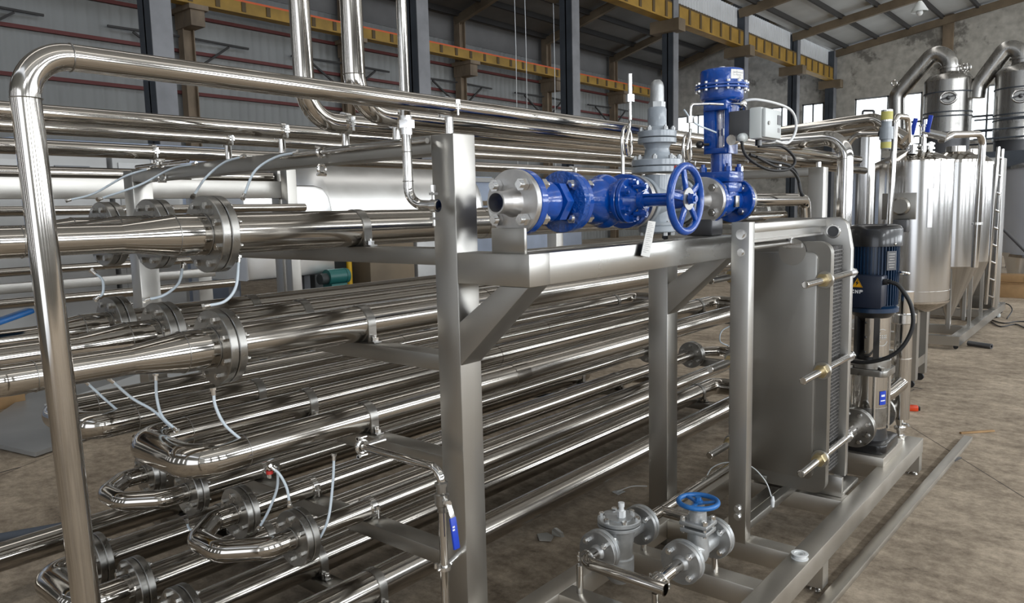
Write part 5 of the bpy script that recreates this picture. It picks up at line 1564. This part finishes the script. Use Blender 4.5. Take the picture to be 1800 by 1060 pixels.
# yellow labelled filter housing left of the thin pipe
t = thing('filter_housing', (-1.507, 6.200, 1.876), 'grey pump head with yellow labels beside the slim inlet pipe', 'filter housing')
q = Vector((-1.515, 6.200, 1.994))
part('body', MB().cyl(q, q + Vector((0, 0, 0.20)), 0.036, seg=28).cyl(q + Vector((0, 0, 0.07)), q + Vector((0, 0, 0.16)), 0.048, seg=28), 'grey_paint', t)
part('cap', MB().cyl(q + Vector((0, 0, 0.20)), q + Vector((0, 0, 0.285)), 0.040, seg=28), 'bright', t)
part('label', wrap_plate(q.x, q.y, 0.0412, -170, 20, q.z + 0.212, q.z + 0.272, 16), 'pale_label', t)
part('label', wrap_plate(q.x, q.y, 0.0372, -170, 20, q.z + 0.005, q.z + 0.05, 16), 'pale_label', t)
part('branch_pipe', MB().tube([(q.x - 0.05, q.y, q.z + 0.115), (q.x - 0.27, q.y + 0.02, q.z + 0.13), (q.x - 0.30, q.y, q.z - 0.5)], 0.022, 20, 0.10, 8), 'pipe_up', t)
# second and third tanks with cone bottoms on a skid
S2 = 9.05
sk = thing('tank_skid', (-1.6, 9.2, 0), 'low steel skid frame under the cone-bottomed tanks', 'skid')
xr_ = -1.455
part('side_rail', MB().box((xr_ - 0.09, 9.2, 0.05), (xr_, 12.7, 0.15)), 'brushed', sk)
part('side_rail', MB().box((-2.75, 9.2, 0.05), (-2.66, 12.7, 0.15)), 'brushed', sk)
for y in (9.2, 10.0, 11.6, 12.6):
    part('cross_bar', MB().box((-2.66, y, 0.05), (xr_ - 0.09, y + 0.09, 0.148)), 'brushed', sk)
for x in (xr_ - 0.045, -2.7):
    for y in (9.3, 12.6):
        part('caster', MB().cyl((x, y - 0.012, 0.024), (x, y + 0.012, 0.024), 0.024, seg=16).box((x - 0.01, y - 0.01, 0.02), (x + 0.01, y + 0.01, 0.05)), 'rubber', sk)
for i, (px, y, r, pl, lab) in enumerate(((1671, 9.95, 0.27, 1652, 'cone-bottomed steel tank close behind the first upright tank'), (1697, 10.75, 0.24, 1689, 'cone-bottomed steel tank beside the ladder and flat cabinet'))):
    c = (-1.701, 10.300, 0.811)
    cx = ((-1.695, 9.950, 0.836)[0], (-1.670, 10.750, 0.780)[0])[i]
    ztop, zbot = (-1.643, 10.000, 2.040)[2], (-1.595, 10.000, 0.862)[2]
    t = thing('cone_tank', (cx, y, 0.1485), lab, 'tank', 'cone-bottomed tanks')
    part('shell', MB().cyl((cx, y, zbot), (cx, y, ztop), r, seg=56), 'tank', t)
    part('lid', MB().lathe((cx, y, ztop), (0, 0, 1), [(r + 0.012, -0.02), (r + 0.012, 0.012), (0.15, 0.10), (0.1, 0.11), (0.1, 0.17), (0, 0.18)], 48), 'pipe', t)
    part('cone', MB().lathe((cx, y, zbot), (0, 0, -1), [(r, 0), (0.03, zbot - 0.25), (0.03, zbot - 0.16), (0, zbot - 0.16)], 56), 'tank', t)
    for a in (40, 160, 280):
        aa = math.radians(a)
        part('leg', MB().bar((cx + r * 0.9 * math.cos(aa), y + r * 0.9 * math.sin(aa), 0.15), (cx + r * 0.9 * math.cos(aa), y + r * 0.9 * math.sin(aa), zbot + 0.1), 0.035, 0.035, (1, 0, 0)), 'brushed', t)
# ladder and flat cabinet
t = thing('flat_cabinet', (-1.6, 11.9, 0.15), 'tall flat sheet-steel cabinet standing on the tank skid behind the ladder', 'cabinet')
b = MB().box((-2.3, 12.0, 0.152), (-1.50, 12.45, 2.16), 0.01)
part('body', b, 'brushed', t)
part('door', MB().box((-2.05, 11.985, 0.3), (-1.56, 12.0, 2.05), 0.004), 'satin', t)
part('kick_plate', MB().box((-1.51, 11.75, 0.152), (-1.46, 12.0, 2.1), 0.004), 'brushed', t)
t = thing('ladder', (-1.55, 11.5, 0.15), 'slim steel ladder leaning upright before the flat cabinet', 'ladder')
la, lb = (-1.535, 11.500, 0.246), (-1.486, 11.500, 2.267)
lc, ld = (-1.489, 11.750, 0.183), (-1.473, 11.750, 2.250)
for a, c in ((la, lb), (lc, ld)):
    part('stile', MB().tube([a, c], 0.022, 14), 'pipe_up', t)
for k in range(9):
    f = 0.06 + k * 0.11
    part('rung', MB().tube([Vector(la).lerp(Vector(lb), f), Vector(lc).lerp(Vector(ld), f)], 0.014, 10), 'pipe_up', t)

# far storage tank on hopper legs at the picture's edge
bt = Vector((-0.72, 16.6, 0))
t = thing('storage_tank', bt, 'wide blue-grey storage tank on pale tapered feet, farthest on the floor', 'tank')
zq = (-1.794, 15.600, 2.164)[2]
part('shell', MB().cyl((bt.x, bt.y, 0.62), (bt.x, bt.y, zq), 1.27, seg=64), 'pale_tank', t)
part('lid', MB().lathe((bt.x, bt.y, zq), (0, 0, 1), [(1.29, -0.03), (1.29, 0.02), (0.5, 0.22), (0, 0.28)], 64), 'tank', t)
part('bottom', MB().lathe((bt.x, bt.y, 0.62), (0, 0, -1), [(1.28, -0.02), (1.28, 0.03), (0.7, 0.12), (0, 0.14)], 64), 'pipe', t)
for a in (-155, -100, -30, 60, 150):
    aa = math.radians(a)
    c = (bt.x + 1.08 * math.cos(aa), bt.y + 1.08 * math.sin(aa))
    part('leg', MB().lathe((*c, 0), (0, 0, 1), [(0, 0), (0.09, 0), (0.24, 0.66), (0, 0.66)], 24), 'whitetank', t)
# leaning pole by the storage tank
solo('pole', MB().tube([(-1.781, 14.400, 1.173), (-1.307, 14.200, 0.675)], 0.02, 10), 'dark_plate', (-1.781, 14.400, 1.173), 'thin dark pole slanting in front of the blue-grey storage tank', 'pole')

# ------------------------------------------------------------------ the two evaporators on their dark platform
EY = 20.0
plat = thing('platform', (-2.5, EY, 0), 'dark steel platform carrying the two tall vessels', 'platform')
zpl = (-2.636, 20.000, 2.715)[2] - 0.1
part('deck', MB().box((-5.2, EY - 0.9, zpl - 0.35), (0.6, EY + 1.4, zpl)), 'column_dark', plat)
for x in (-5.1, -2.4, 0.5):
    for y in (EY - 0.8, EY + 1.3):
        part('leg', MB().box((x - 0.08, y - 0.08, 0), (x + 0.08, y + 0.08, zpl - 0.35)), 'column_dark', plat)
rl = MB()
for z in (0.3, 0.6, 0.95):
    rl.tube([(-5.1, EY + 1.2, zpl + z), (0.5, EY + 1.2, zpl + z)], 0.02, 8)
    rl.tube([(-2.95, EY - 0.8, zpl + z * 0.62 + 0.1), (-1.9, EY - 0.8, zpl + z * 0.62 + 0.1)], 0.018, 8)
for x in (-5.0, -3.0, -2.4, -1.2, 0.4):
    rl.tube([(x, EY + 1.2, zpl), (x, EY + 1.2, zpl + 0.95)], 0.02, 8)
part('railing', rl, 'column_dark', plat)
def evaporator(xc, z0, z1, label, arch):
    r = 0.49
    t = thing('evaporator', (xc, EY, zpl), label, 'vessel', 'tall vessels on the platform')
    part('shell', MB().cyl((xc, EY, z0), (xc, EY, z1), r, seg=64), 'vessel', t)
    part('dome', MB().lathe((xc, EY, z1), (0, 0, 1), [(r + 0.006, -0.02), (r + 0.006, 0.01), (r - 0.08, 0.12), (0.2, 0.2), (0, 0.21)], 64), 'vessel', t)
    part('collar', MB().cyl((xc, EY, z1 + 0.18), (xc, EY, z1 + 0.33), 0.20, seg=32).hollow((xc, EY, z1 + 0.27), (xc, EY, z1 + 0.31), 0.24, 0.18, 32), 'vessel', t)
    for f in (0.24, 0.62, 0.70):
        z = z1 - f * (z1 - z0)
        part('band', MB().hollow((xc, EY, z - 0.014), (xc, EY, z + 0.014), r + 0.012, r - 0.01, 64), 'column_dark', t)
    part('skirt', MB().cyl((xc, EY, zpl), (xc, EY, z0), r - 0.03, seg=48), 'dark_plate', t)
    # oval hand-hole with cross bar facing the camera
    d = Vector((0.06 - xc, 0 - EY, 0)).normalized()
    s_ = Vector((-d.y, d.x, 0))
    zc = z1 - 0.42 * (z1 - z0) + 0.06
    c = Vector((xc, EY, zc)) + d * (r - 0.01)
    hb_ = MB().tube([c + d * 0.03 + s_ * (0.155 * math.cos(2 * PI * k / 32)) + Vector((0, 0, 0.125 * math.sin(2 * PI * k / 32))) for k in range(32)], 0.026, 10, closed=True)
    h_ = part('hand_hole', hb_, 'bright', t)
    lid = MB().prism([c + d * 0.01 + s_ * (0.14 * math.cos(2 * PI * k / 24)) + Vector((0, 0, 0.11 * math.sin(2 * PI * k / 24))) for k in range(24)], d * 0.02)
    part('hole_lid', lid, 'vessel', h_)
    part('clamp_bar', MB().bar(c + d * 0.06 - s_ * 0.15 - Vector((0, 0, 0.03)), c + d * 0.06 + s_ * 0.15 + Vector((0, 0, 0.05)), 0.03, 0.05, d).ball(c + d * 0.08, 0.045, seg=14), 'dark_plate', h_)
    part('arch_pipe', MB().tube(arch, 0.175, 32, 0.30, 14), 'vessel', t)
    for k in range(2):
        part('lifting_lug', MB().torus((xc + 0.30 + 0.07 * k, EY - 0.1, z1 + 0.24), (0.3, 1, 0), 0.07, 0.025, 20, 8), 'bright', t)
    return t
e1x = (-3.608, 20.000, 3.702)[0]
z1a, z0a = (-3.631, 20.000, 4.299)[2], (-3.585, 20.000, 3.139)[2]
evaporator(e1x, z0a, z1a, 'tall vessel with dome and arched vapour pipe, the one over the first tank',
           [(-4.654, 20.000, 3.014), (-4.691, 20.000, 4.102), (-3.911, 20.000, 5.005), (-3.593, 20.000, 4.783), (e1x, EY, z1a + 0.15)])
part('pipe_lug', MB().torus((-4.714, 19.850, 4.377), (0, 1, 0), 0.06, 0.02, 16, 8), 'bright', [o for o in bpy.data.objects if o.get('label', '').startswith('tall vessel with dome')][0])
e2x = (-2.222, 20.000, 3.560)[0]
z1b, z0b = (-2.257, 20.000, 4.308)[2], (-2.190, 20.000, 2.867)[2]
evaporator(e2x, z0b, z1b, 'tall vessel with dome and arched vapour pipe at the edge of the platform',
           [(-3.055, 20.000, 3.869), (-3.032, 20.000, 4.114), (-2.502, 20.000, 4.904), (-2.236, 20.000, 4.734), (e2x, EY, z1b + 0.15)])
dm = thing('round_vessel', (-3.732, 14.000, 3.006), 'dark dome-topped vessel with handle in front of the end wall window', 'vessel')
q = Vector((-3.724, 14.000, 2.720))
part('shell', MB().cyl((q.x, 14.0, 0), (q.x, 14.0, q.z + 0.1), 0.24, seg=40), 'tank', dm)
part('dome', MB().lathe((q.x, 14.0, q.z + 0.1), (0, 0, 1), [(0.25, -0.02), (0.25, 0.02), (0.2, 0.12), (0.1, 0.2), (0, 0.22)], 40), 'dark_plate', dm)
part('handle', MB().tube([(q.x - 0.08, 14, q.z + 0.28), (q.x - 0.08, 14, q.z + 0.44), (q.x + 0.1, 14, q.z + 0.42), (q.x + 0.1, 14, q.z + 0.28)], 0.02, 10, 0.03), 'dark_plate', dm)

# ================================================================== equipment behind the rack
rr = thing('equipment_stand', (-6, 1, 0), 'light steel frame with two box beams standing behind the pipe rack', 'frame')
part('box_beam', MB().box((-6.10, -3, 1.765), (-6.0, 4.06, 1.915), 0.004), 'brushed', rr)
part('box_beam', MB().box((-6.10, -3, (-6.000, 1.722, 1.114)[2]), (-6.0, 3.3, (-6.000, 1.728, 1.184)[2]), 0.004), 'brushed', rr)
for y in (-1.2, 1.0, 3.2, 4.02):
    part('post', MB().box((-6.22, y, 0), (-6.10, y + 0.12, 2.02), 0.004), 'brushed', rr)
part('post', MB().box((-6.0, 3.98, 0), (-5.9, 4.08, 2.02), 0.004), 'brushed', rr)
for i, (yy_, ye, r, lab) in enumerate(((300, 4.0, 0.045, 'pipe lying along the top of the rear box beam'), (372, 4.15, 0.055, 'pipe between the two rear box beams, upper one'), (476, 3.2, 0.04, 'pipe just above the lower rear box beam'), (531, 3.4, 0.05, 'pipe just below the lower rear box beam'))):
    r = (0.045, 0.035, 0.03, 0.035)[i]
    z = ((-6.200, 1.856, 1.958)[2], (-6.000, 1.772, 1.678)[2], (-6.000, 1.736, 1.269)[2], (-6.000, 1.716, 1.056)[2])[i]
    solo('rear_pipe', MB().tube([(-6.17 if i == 0 else -5.9, -3, z), (-6.17 if i == 0 else -5.9, ye, z)], r, 22), 'pipe', (-6, 1, z), lab, 'pipe', 'pipes on the rear frame')
wt = thing('horizontal_tank', (-8.9, 7.0, 0), 'large bright horizontal tank lying behind the rack', 'tank')
part('shell', MB().cyl((-8.9, 6.1, 1.62), (-8.9, 9.0, 1.62), 0.80, seg=64), 'whitetank', wt)
for s, y in ((-1, 6.1), (1, 9.0)):
    part('end_dish', MB().lathe((-8.9, y, 1.62), (0, s, 0), [(0.802, -0.01), (0.802, 0.01), (0.72, 0.14), (0.45, 0.25), (0, 0.30)], 56), 'whitetank', wt)
for y in (6.5, 8.6):
    part('saddle', MB().box((-9.5, y - 0.08, 0), (-8.3, y + 0.08, 1.1)), 'column_grey', wt)
ht = thing('white_hopper', (-7.5, 4.9, 0), 'bright rounded white hopper beside the large horizontal tank', 'hopper')
part('body', MB().prism([(-7.9, 4.2 + 1.1 * c_x, 0.95 + 0.98 * c_z) for c_x, c_z in [(0, 0), (1, 0), (1, 0.75), (0.97, 0.88), (0.9, 0.97), (0.8, 1.0), (0, 1.0)]], (0.9, 0, 0), 0.04), 'whitetank', ht)
for y in (4.3, 5.2):
    part('leg', MB().box((-7.5, y - 0.04, 0), (-7.42, y + 0.04, 0.96)), 'column_grey', ht)
# machine cabinets with blue protective film behind the frame
for i, (px0, px1, py0, py1, X_, m, lab) in enumerate((
        (0, 0, 0, 0, -9.0, 'grey_sheet', 'pale grey machine cabinet behind the leaning leg, closest to the camera'),
        (0, 0, 0, 0, -9.0, 'grey_sheet', 'pale grey machine cabinet with a small framed opening'),
        (0, 0, 0, 0, -9.0, 'grey_sheet', 'pale grey machine cabinet next to the back post of the rack'))):
    y0, y1 = ((2.35, 3.0), (3.05, 3.75), (3.8, 4.6))[i]
    t = thing('machine_cabinet', (-9.3, (y0 + y1) / 2, 0), lab, 'cabinet', 'cabinets behind the rear frame')
    part('body', MB().box((-9.9, y0, 0.0), (-9.0, y1, 2.33), 0.02), 'grey_sheet', t)
    if i == 1:
        part('framed_opening', MB().box((-9.0, 3.2, 2.0), (-8.97, 3.55, 2.2)), 'column_grey', t)
    else:
        part('door', MB().box((-9.0, y0 + 0.06, 0.3), (-8.98, y1 - 0.06, 2.25)), 'grey_sheet', t)
t = thing('film_wrapped_machine', (-10.5, 2.5, 0), 'blue-grey film-covered machine behind the cabinets and leaning leg', 'machine')
part('body', MB().prism([(-11.2, -2.0, 0.0), (-11.2, 6.0, 0.0), (-11.2, 6.0, 2.6), (-11.2, 3.2, 2.6), (-11.2, 2.4, 2.45), (-11.2, -2.0, 2.4)], (1.0, 0, 0), 0.03), 'film', t)
for i, (y0, y1, h, lab) in enumerate(((10.4, 12.6, 2.35, 'film-covered blue board standing behind the first blue flange'), (13.0, 16.0, 2.3, 'film-covered blue board standing behind the check valve'))):
    t = thing('film_wrapped_board', (-11, y0, 0), lab, 'board', 'film-covered boards')
    part('panel', MB().box((-11.2, y0, 0.0), (-11.0, y1, h), 0.01), 'film', t)
    part('rail', MB().box((-11.0, y0, h * 0.74), (-10.95, y1, h * 0.78)), 'rafter', t)
    part('rail', MB().box((-11.0, y0, h * 0.95), (-10.95, y1, h * 0.99)), 'grey_sheet', t)
# green motor, dark machine, yellow post, brown bin seen between the rows
gm = Vector((-6.900, 5.196, 0.924))
t = thing('green_motor', gm, 'small teal-green electric motor on a bench seen between the pipe rows', 'motor')
part('body', MB().cyl(gm + Vector((0, -0.11, 0)), gm + Vector((0, 0.12, 0)), 0.085, seg=28), 'green_motor', t)
part('fan_cover', MB().cyl(gm + Vector((0, 0.12, 0)), gm + Vector((0, 0.17, 0)), 0.09, 0.08, seg=28), 'green_motor', t)
part('drive_end', MB().cyl(gm + Vector((0, -0.20, -0.015)), gm + Vector((0, -0.11, -0.015)), 0.06, seg=24), 'dark_machine', t)
part('foot', MB().box(gm + Vector((-0.08, -0.10, -0.16)), gm + Vector((0.08, 0.11, -0.075))), 'green_motor', t)
t = thing('workbench', gm + Vector((0, 0, -0.9)), 'dark workbench carrying the green motor behind the rack', 'bench')
part('top', MB().box(gm + Vector((-0.5, -0.8, -0.22)), gm + Vector((0.5, 1.1, -0.161))), 'dark_machine', t)
for sx in (-0.4, 0.4):
    for sy in (-0.7, 1.0):
        part('leg', MB().box((gm.x + sx - 0.03, gm.y + sy - 0.03, 0), (gm.x + sx + 0.03, gm.y + sy + 0.03, gm.z - 0.22)), 'dark_machine', t)
dmk = Vector((-7.900, 5.716, 0.988))
t = thing('dark_machine', dmk, 'dark lathe-like machine behind the green motor', 'machine')
part('body', MB().box((-7.98, max(5.45, dmk.y - 0.6), 0), (-7.62, dmk.y + 0.75, dmk.z + 0.05), 0.03), 'dark_machine', t)
part('carton', MB().box((-7.61, dmk.y + 0.4, 0.6), (-7.5, dmk.y + 0.7, dmk.z - 0.13)), 'paper', t)
yp = Vector((-7.400, 5.796, 0.934))
solo('safety_post', MB().cyl((yp.x, yp.y, 0), (yp.x, yp.y, 1.35), 0.035, seg=16), 'yellow_paint', (yp.x, yp.y, 0), 'yellow upright post glimpsed between the pipe rows', 'post')
t = thing('steel_bin', (yp.x, yp.y + 0.8, 0), 'brown-grey steel bin beside the yellow post behind the rack', 'bin')
part('body', MB().box((-7.56, yp.y + 0.12, 0), (-7.15, yp.y + 0.85, 1.32), 0.02), 'rafter', t)
part('lid', MB().box((-7.56, yp.y + 0.9, 0), (-7.15, yp.y + 1.7, 1.28), 0.02), 'grey_sheet', t)

# ================================================================== things on the floor
fl_ = MB().prism([(-6.595, 1.580, 0.012), (-5.731, 1.752, 0.012), (-5.991, 2.419, 0.012), (-6.687, 3.323, 0.012), (-8.181, 3.898, 0.012), (-7.940, 2.472, 0.012)], (0, 0, 0.03))
sh = solo('steel_sheet', fl_, 'grey_sheet', (-6.315, 2.092, 0.000), 'grey sheet-metal panel lying on the floor behind the leaning leg', 'sheet')
solo('foam_sheet', MB().prism([(-7.137, 2.289, 0.045), (-6.727, 2.370, 0.045), (-6.510, 3.028, 0.045), (-6.951, 3.998, 0.045), (-8.011, 3.817, 0.045), (-7.284, 2.625, 0.045)], (0, 0, 0.012)), 'white_plastic', (-7.165, 2.580, 0.045), 'thin white sheet lying over the grey sheet-metal panel', 'sheet')
t = thing('cardboard_box', (-7.571, 2.127, 0.000), 'brown cardboard box on the floor at the very edge behind the U-bends', 'box')
bx0 = Vector((-7.507, 2.266, 0.000))
part('body', MB().box((bx0.x - 0.5, bx0.y - 0.9, 0.0), (bx0.x, bx0.y, 0.16), 0.005), 'card', t)
part('flap', MB().box((bx0.x - 0.5, bx0.y - 0.9, 0.161), (bx0.x - 0.24, bx0.y, 0.166)), 'card', t)
solo('floor_hose', MB().tube(spline([(-4.420, 1.012, 0.020), (-4.366, 1.143, 0.020), (-4.242, 1.444, 0.020), (-4.177, 1.770, 0.020), (-3.975, 2.236, 0.020)], 8), 0.022, 14), 'insul', (-4.296, 1.462, 0.000), 'grey foam-sleeved hose lying on the floor behind the U-bends', 'hose')
solo('power_cable', MB().tube(spline([(-4.038, 4.114, 0.012), (-4.074, 4.486, 0.012), (-4.049, 4.821, 0.012), (-3.829, 5.215, 0.012), (-3.383, 5.567, 0.012)], 8), 0.012, 10), 'rubber', (-4.080, 4.858, 0.000), 'black cable curving over the floor seen through the rack', 'cable')
ba, bb2 = Vector((-0.895, 2.951, 0.014)), Vector((-0.829, 5.744, 0.014))
solo('flat_bar', MB().bar(ba, bb2, 0.05, 0.028, (0, 0, 1), 0.001), 'skid', (ba.x, ba.y, 0), 'long loose steel bar lying on the floor beside the skid', 'bar')
pg = Vector((-1.297, 6.334, 0.000))
t = thing('power_plug', pg, 'small orange-red plug lying on the bare floor', 'plug')
part('body', MB().obox(pg + Vector((0, 0, 0.022)), (0.085, 0.05, 0.044), Matrix.Rotation(0.4, 3, 'Z'), 0.01), 'orange', t)
part('socket', MB().obox(pg + Vector((0.045, 0.018, 0.022)), (0.012, 0.036, 0.030), Matrix.Rotation(0.4, 3, 'Z'), 0.002), 'black', t)
sa, sb_ = Vector((-0.895, 5.866, 0.008)), Vector((-0.722, 6.054, 0.008))
solo('wood_stick', MB().bar(sa, sb_, 0.02, 0.012, (0, 0, 1), 0.002), 'card', (sa.x, sa.y, 0), 'pale thin stick on the floor near the end of the loose bar', 'stick')
pa, pb2 = Vector((-1.427, 9.584, 0.030)), Vector((-1.193, 9.482, 0.030))
solo('foam_tube', MB().tube([pa, pb2], 0.028, 16, inner=0.015), 'dark_plate', (pa.x, pa.y, 0), 'short dark tube on the floor by the far skid corner', 'tube')
solo('loose_clip', MB().bar((-0.823, 5.203, 0.006), (-0.802, 5.298, 0.006), 0.018, 0.008, (0, 0, 1), 0.002), 'dark_plate', (-0.816, 5.270, 0.000), 'tiny dark clip on the floor beside the loose bar', 'clip')
for i, (pts, lab) in enumerate((
        (( (-1.474, 12.046, 0.010), (-1.542, 12.453, 0.060), (-1.531, 12.722, 0.120), (-1.426, 12.705, 0.120), (-1.341, 12.394, 0.080), (-1.350, 11.993, 0.010)), 'thin black wire standing in a loop by the far skid'),
        (( (-1.516, 11.772, 0.010), (-1.326, 11.528, 0.010), (-1.199, 11.778, 0.010), (-0.960, 11.861, 0.010)), 'thin black wire trailing straight over the floor beyond the far skid'),
        (( (-1.475, 11.556, 0.010), (-1.316, 11.196, 0.010), (-1.198, 11.490, 0.010), (-1.047, 11.197, 0.010), (-0.910, 11.280, 0.010)), 'thin black wire winding over the floor nearer the camera'))):
    solo('loose_wire', MB().tube(spline(pts, 8), 0.008, 8), 'rubber', pts[0], lab, 'wire', 'loose wires on the floor')
wb = Vector((-1.496, 12.114, -0.000))
solo('wire_plug', MB().obox(wb + Vector((0, 0, 0.03)), (0.11, 0.07, 0.05), None, 0.01), 'grey_plastic', wb, 'small grey plug where the loose wires start', 'plug')
for i, (px, py, w, d, h, m, lab) in enumerate((
        (1757, 522, 0.22, 0.3, 0.36, 'card', 'upright brown carton beside the flat cabinet'),
        (1786, 524, 0.5, 0.35, 0.24, 'card', 'brown carton lying lowest of the carton pile'),
        (1768, 521, 0.14, 0.3, 0.16, 'yellow_tape', 'small yellow carton between the brown ones'))):
    c = (Vector((-1.778, 14.730, 0.000)), Vector((-1.542, 14.672, 0.000)), Vector((-1.713, 14.858, 0.000)))[i]
    t = thing('carton', c, lab, 'carton', 'cartons by the far tank')
    part('body', MB().box((c.x - w / 2, c.y, 0), (c.x + w / 2, c.y + d, h), 0.006), m, t)
    part('flap', MB().bar((c.x - w / 2, c.y + 0.01, h + 0.004), (c.x + w / 2, c.y + 0.01, h + 0.004), 0.07, 0.006, (0, 0, 1)), m, t)
c = Vector((-1.542, 14.672, 0.000))
t = thing('carton', (c.x, c.y + 0.05, 0.252), 'flat brown carton with yellow tape on top of the carton pile', 'carton', 'cartons by the far tank')
part('body', MB().box((c.x - 0.3, c.y + 0.03, 0.252), (c.x + 0.4, c.y + 0.4, 0.37), 0.006), 'card', t)
part('tape', MB().box((c.x + 0.1, c.y + 0.02, 0.26), (c.x + 0.25, c.y + 0.03, 0.36)), 'yellow_tape', t)
for i, (px, lab) in enumerate((((958, 942), 'broken plaster shard lying flat under the rack edge'), ((975, 936), 'curled scrap standing beside the flat plaster shard'))):
    c = (Vector((-2.175, 2.807, 0.000)), Vector((-2.167, 2.862, 0.000)))[i]
    b = MB().prism([c + Vector(v) for v in ((-0.05, 0.01, 0.004), (0.0, -0.035, 0.004), (0.05, -0.01, 0.006), (0.03, 0.04, 0.004), (-0.02, 0.05, 0.004))], (0, 0, 0.008)) if i == 0 else \
        MB().prism([c + Vector(v) for v in ((0, 0, 0.002), (0.05, 0.01, 0.002), (0.05, 0.0, 0.03), (0.02, -0.01, 0.05), (0, 0, 0.03))], (0.01, 0.012, 0))
    solo('plaster_scrap', b, 'plaster', c, lab, 'scrap', 'scraps under the rack')
c = Vector((-2.207, 3.528, 0.000))
solo('paper_scrap', MB().prism([c + Vector(v) for v in ((-0.03, 0, 0.003), (0.02, -0.02, 0.003), (0.05, 0.01, 0.02), (0.0, 0.03, 0.01))], (0, 0, 0.004)), 'paper', c, 'crumpled pale paper scrap with string on the dusty floor', 'scrap')
solo('string_end', MB().tube(spline([c + Vector((0, 0, 0.012)), c + Vector((0.05, 0.08, 0.03)), c + Vector((0.09, 0.18, 0.01))], 6), 0.003, 8), 'paper', c, 'short pale string beside the crumpled paper scrap', 'string')
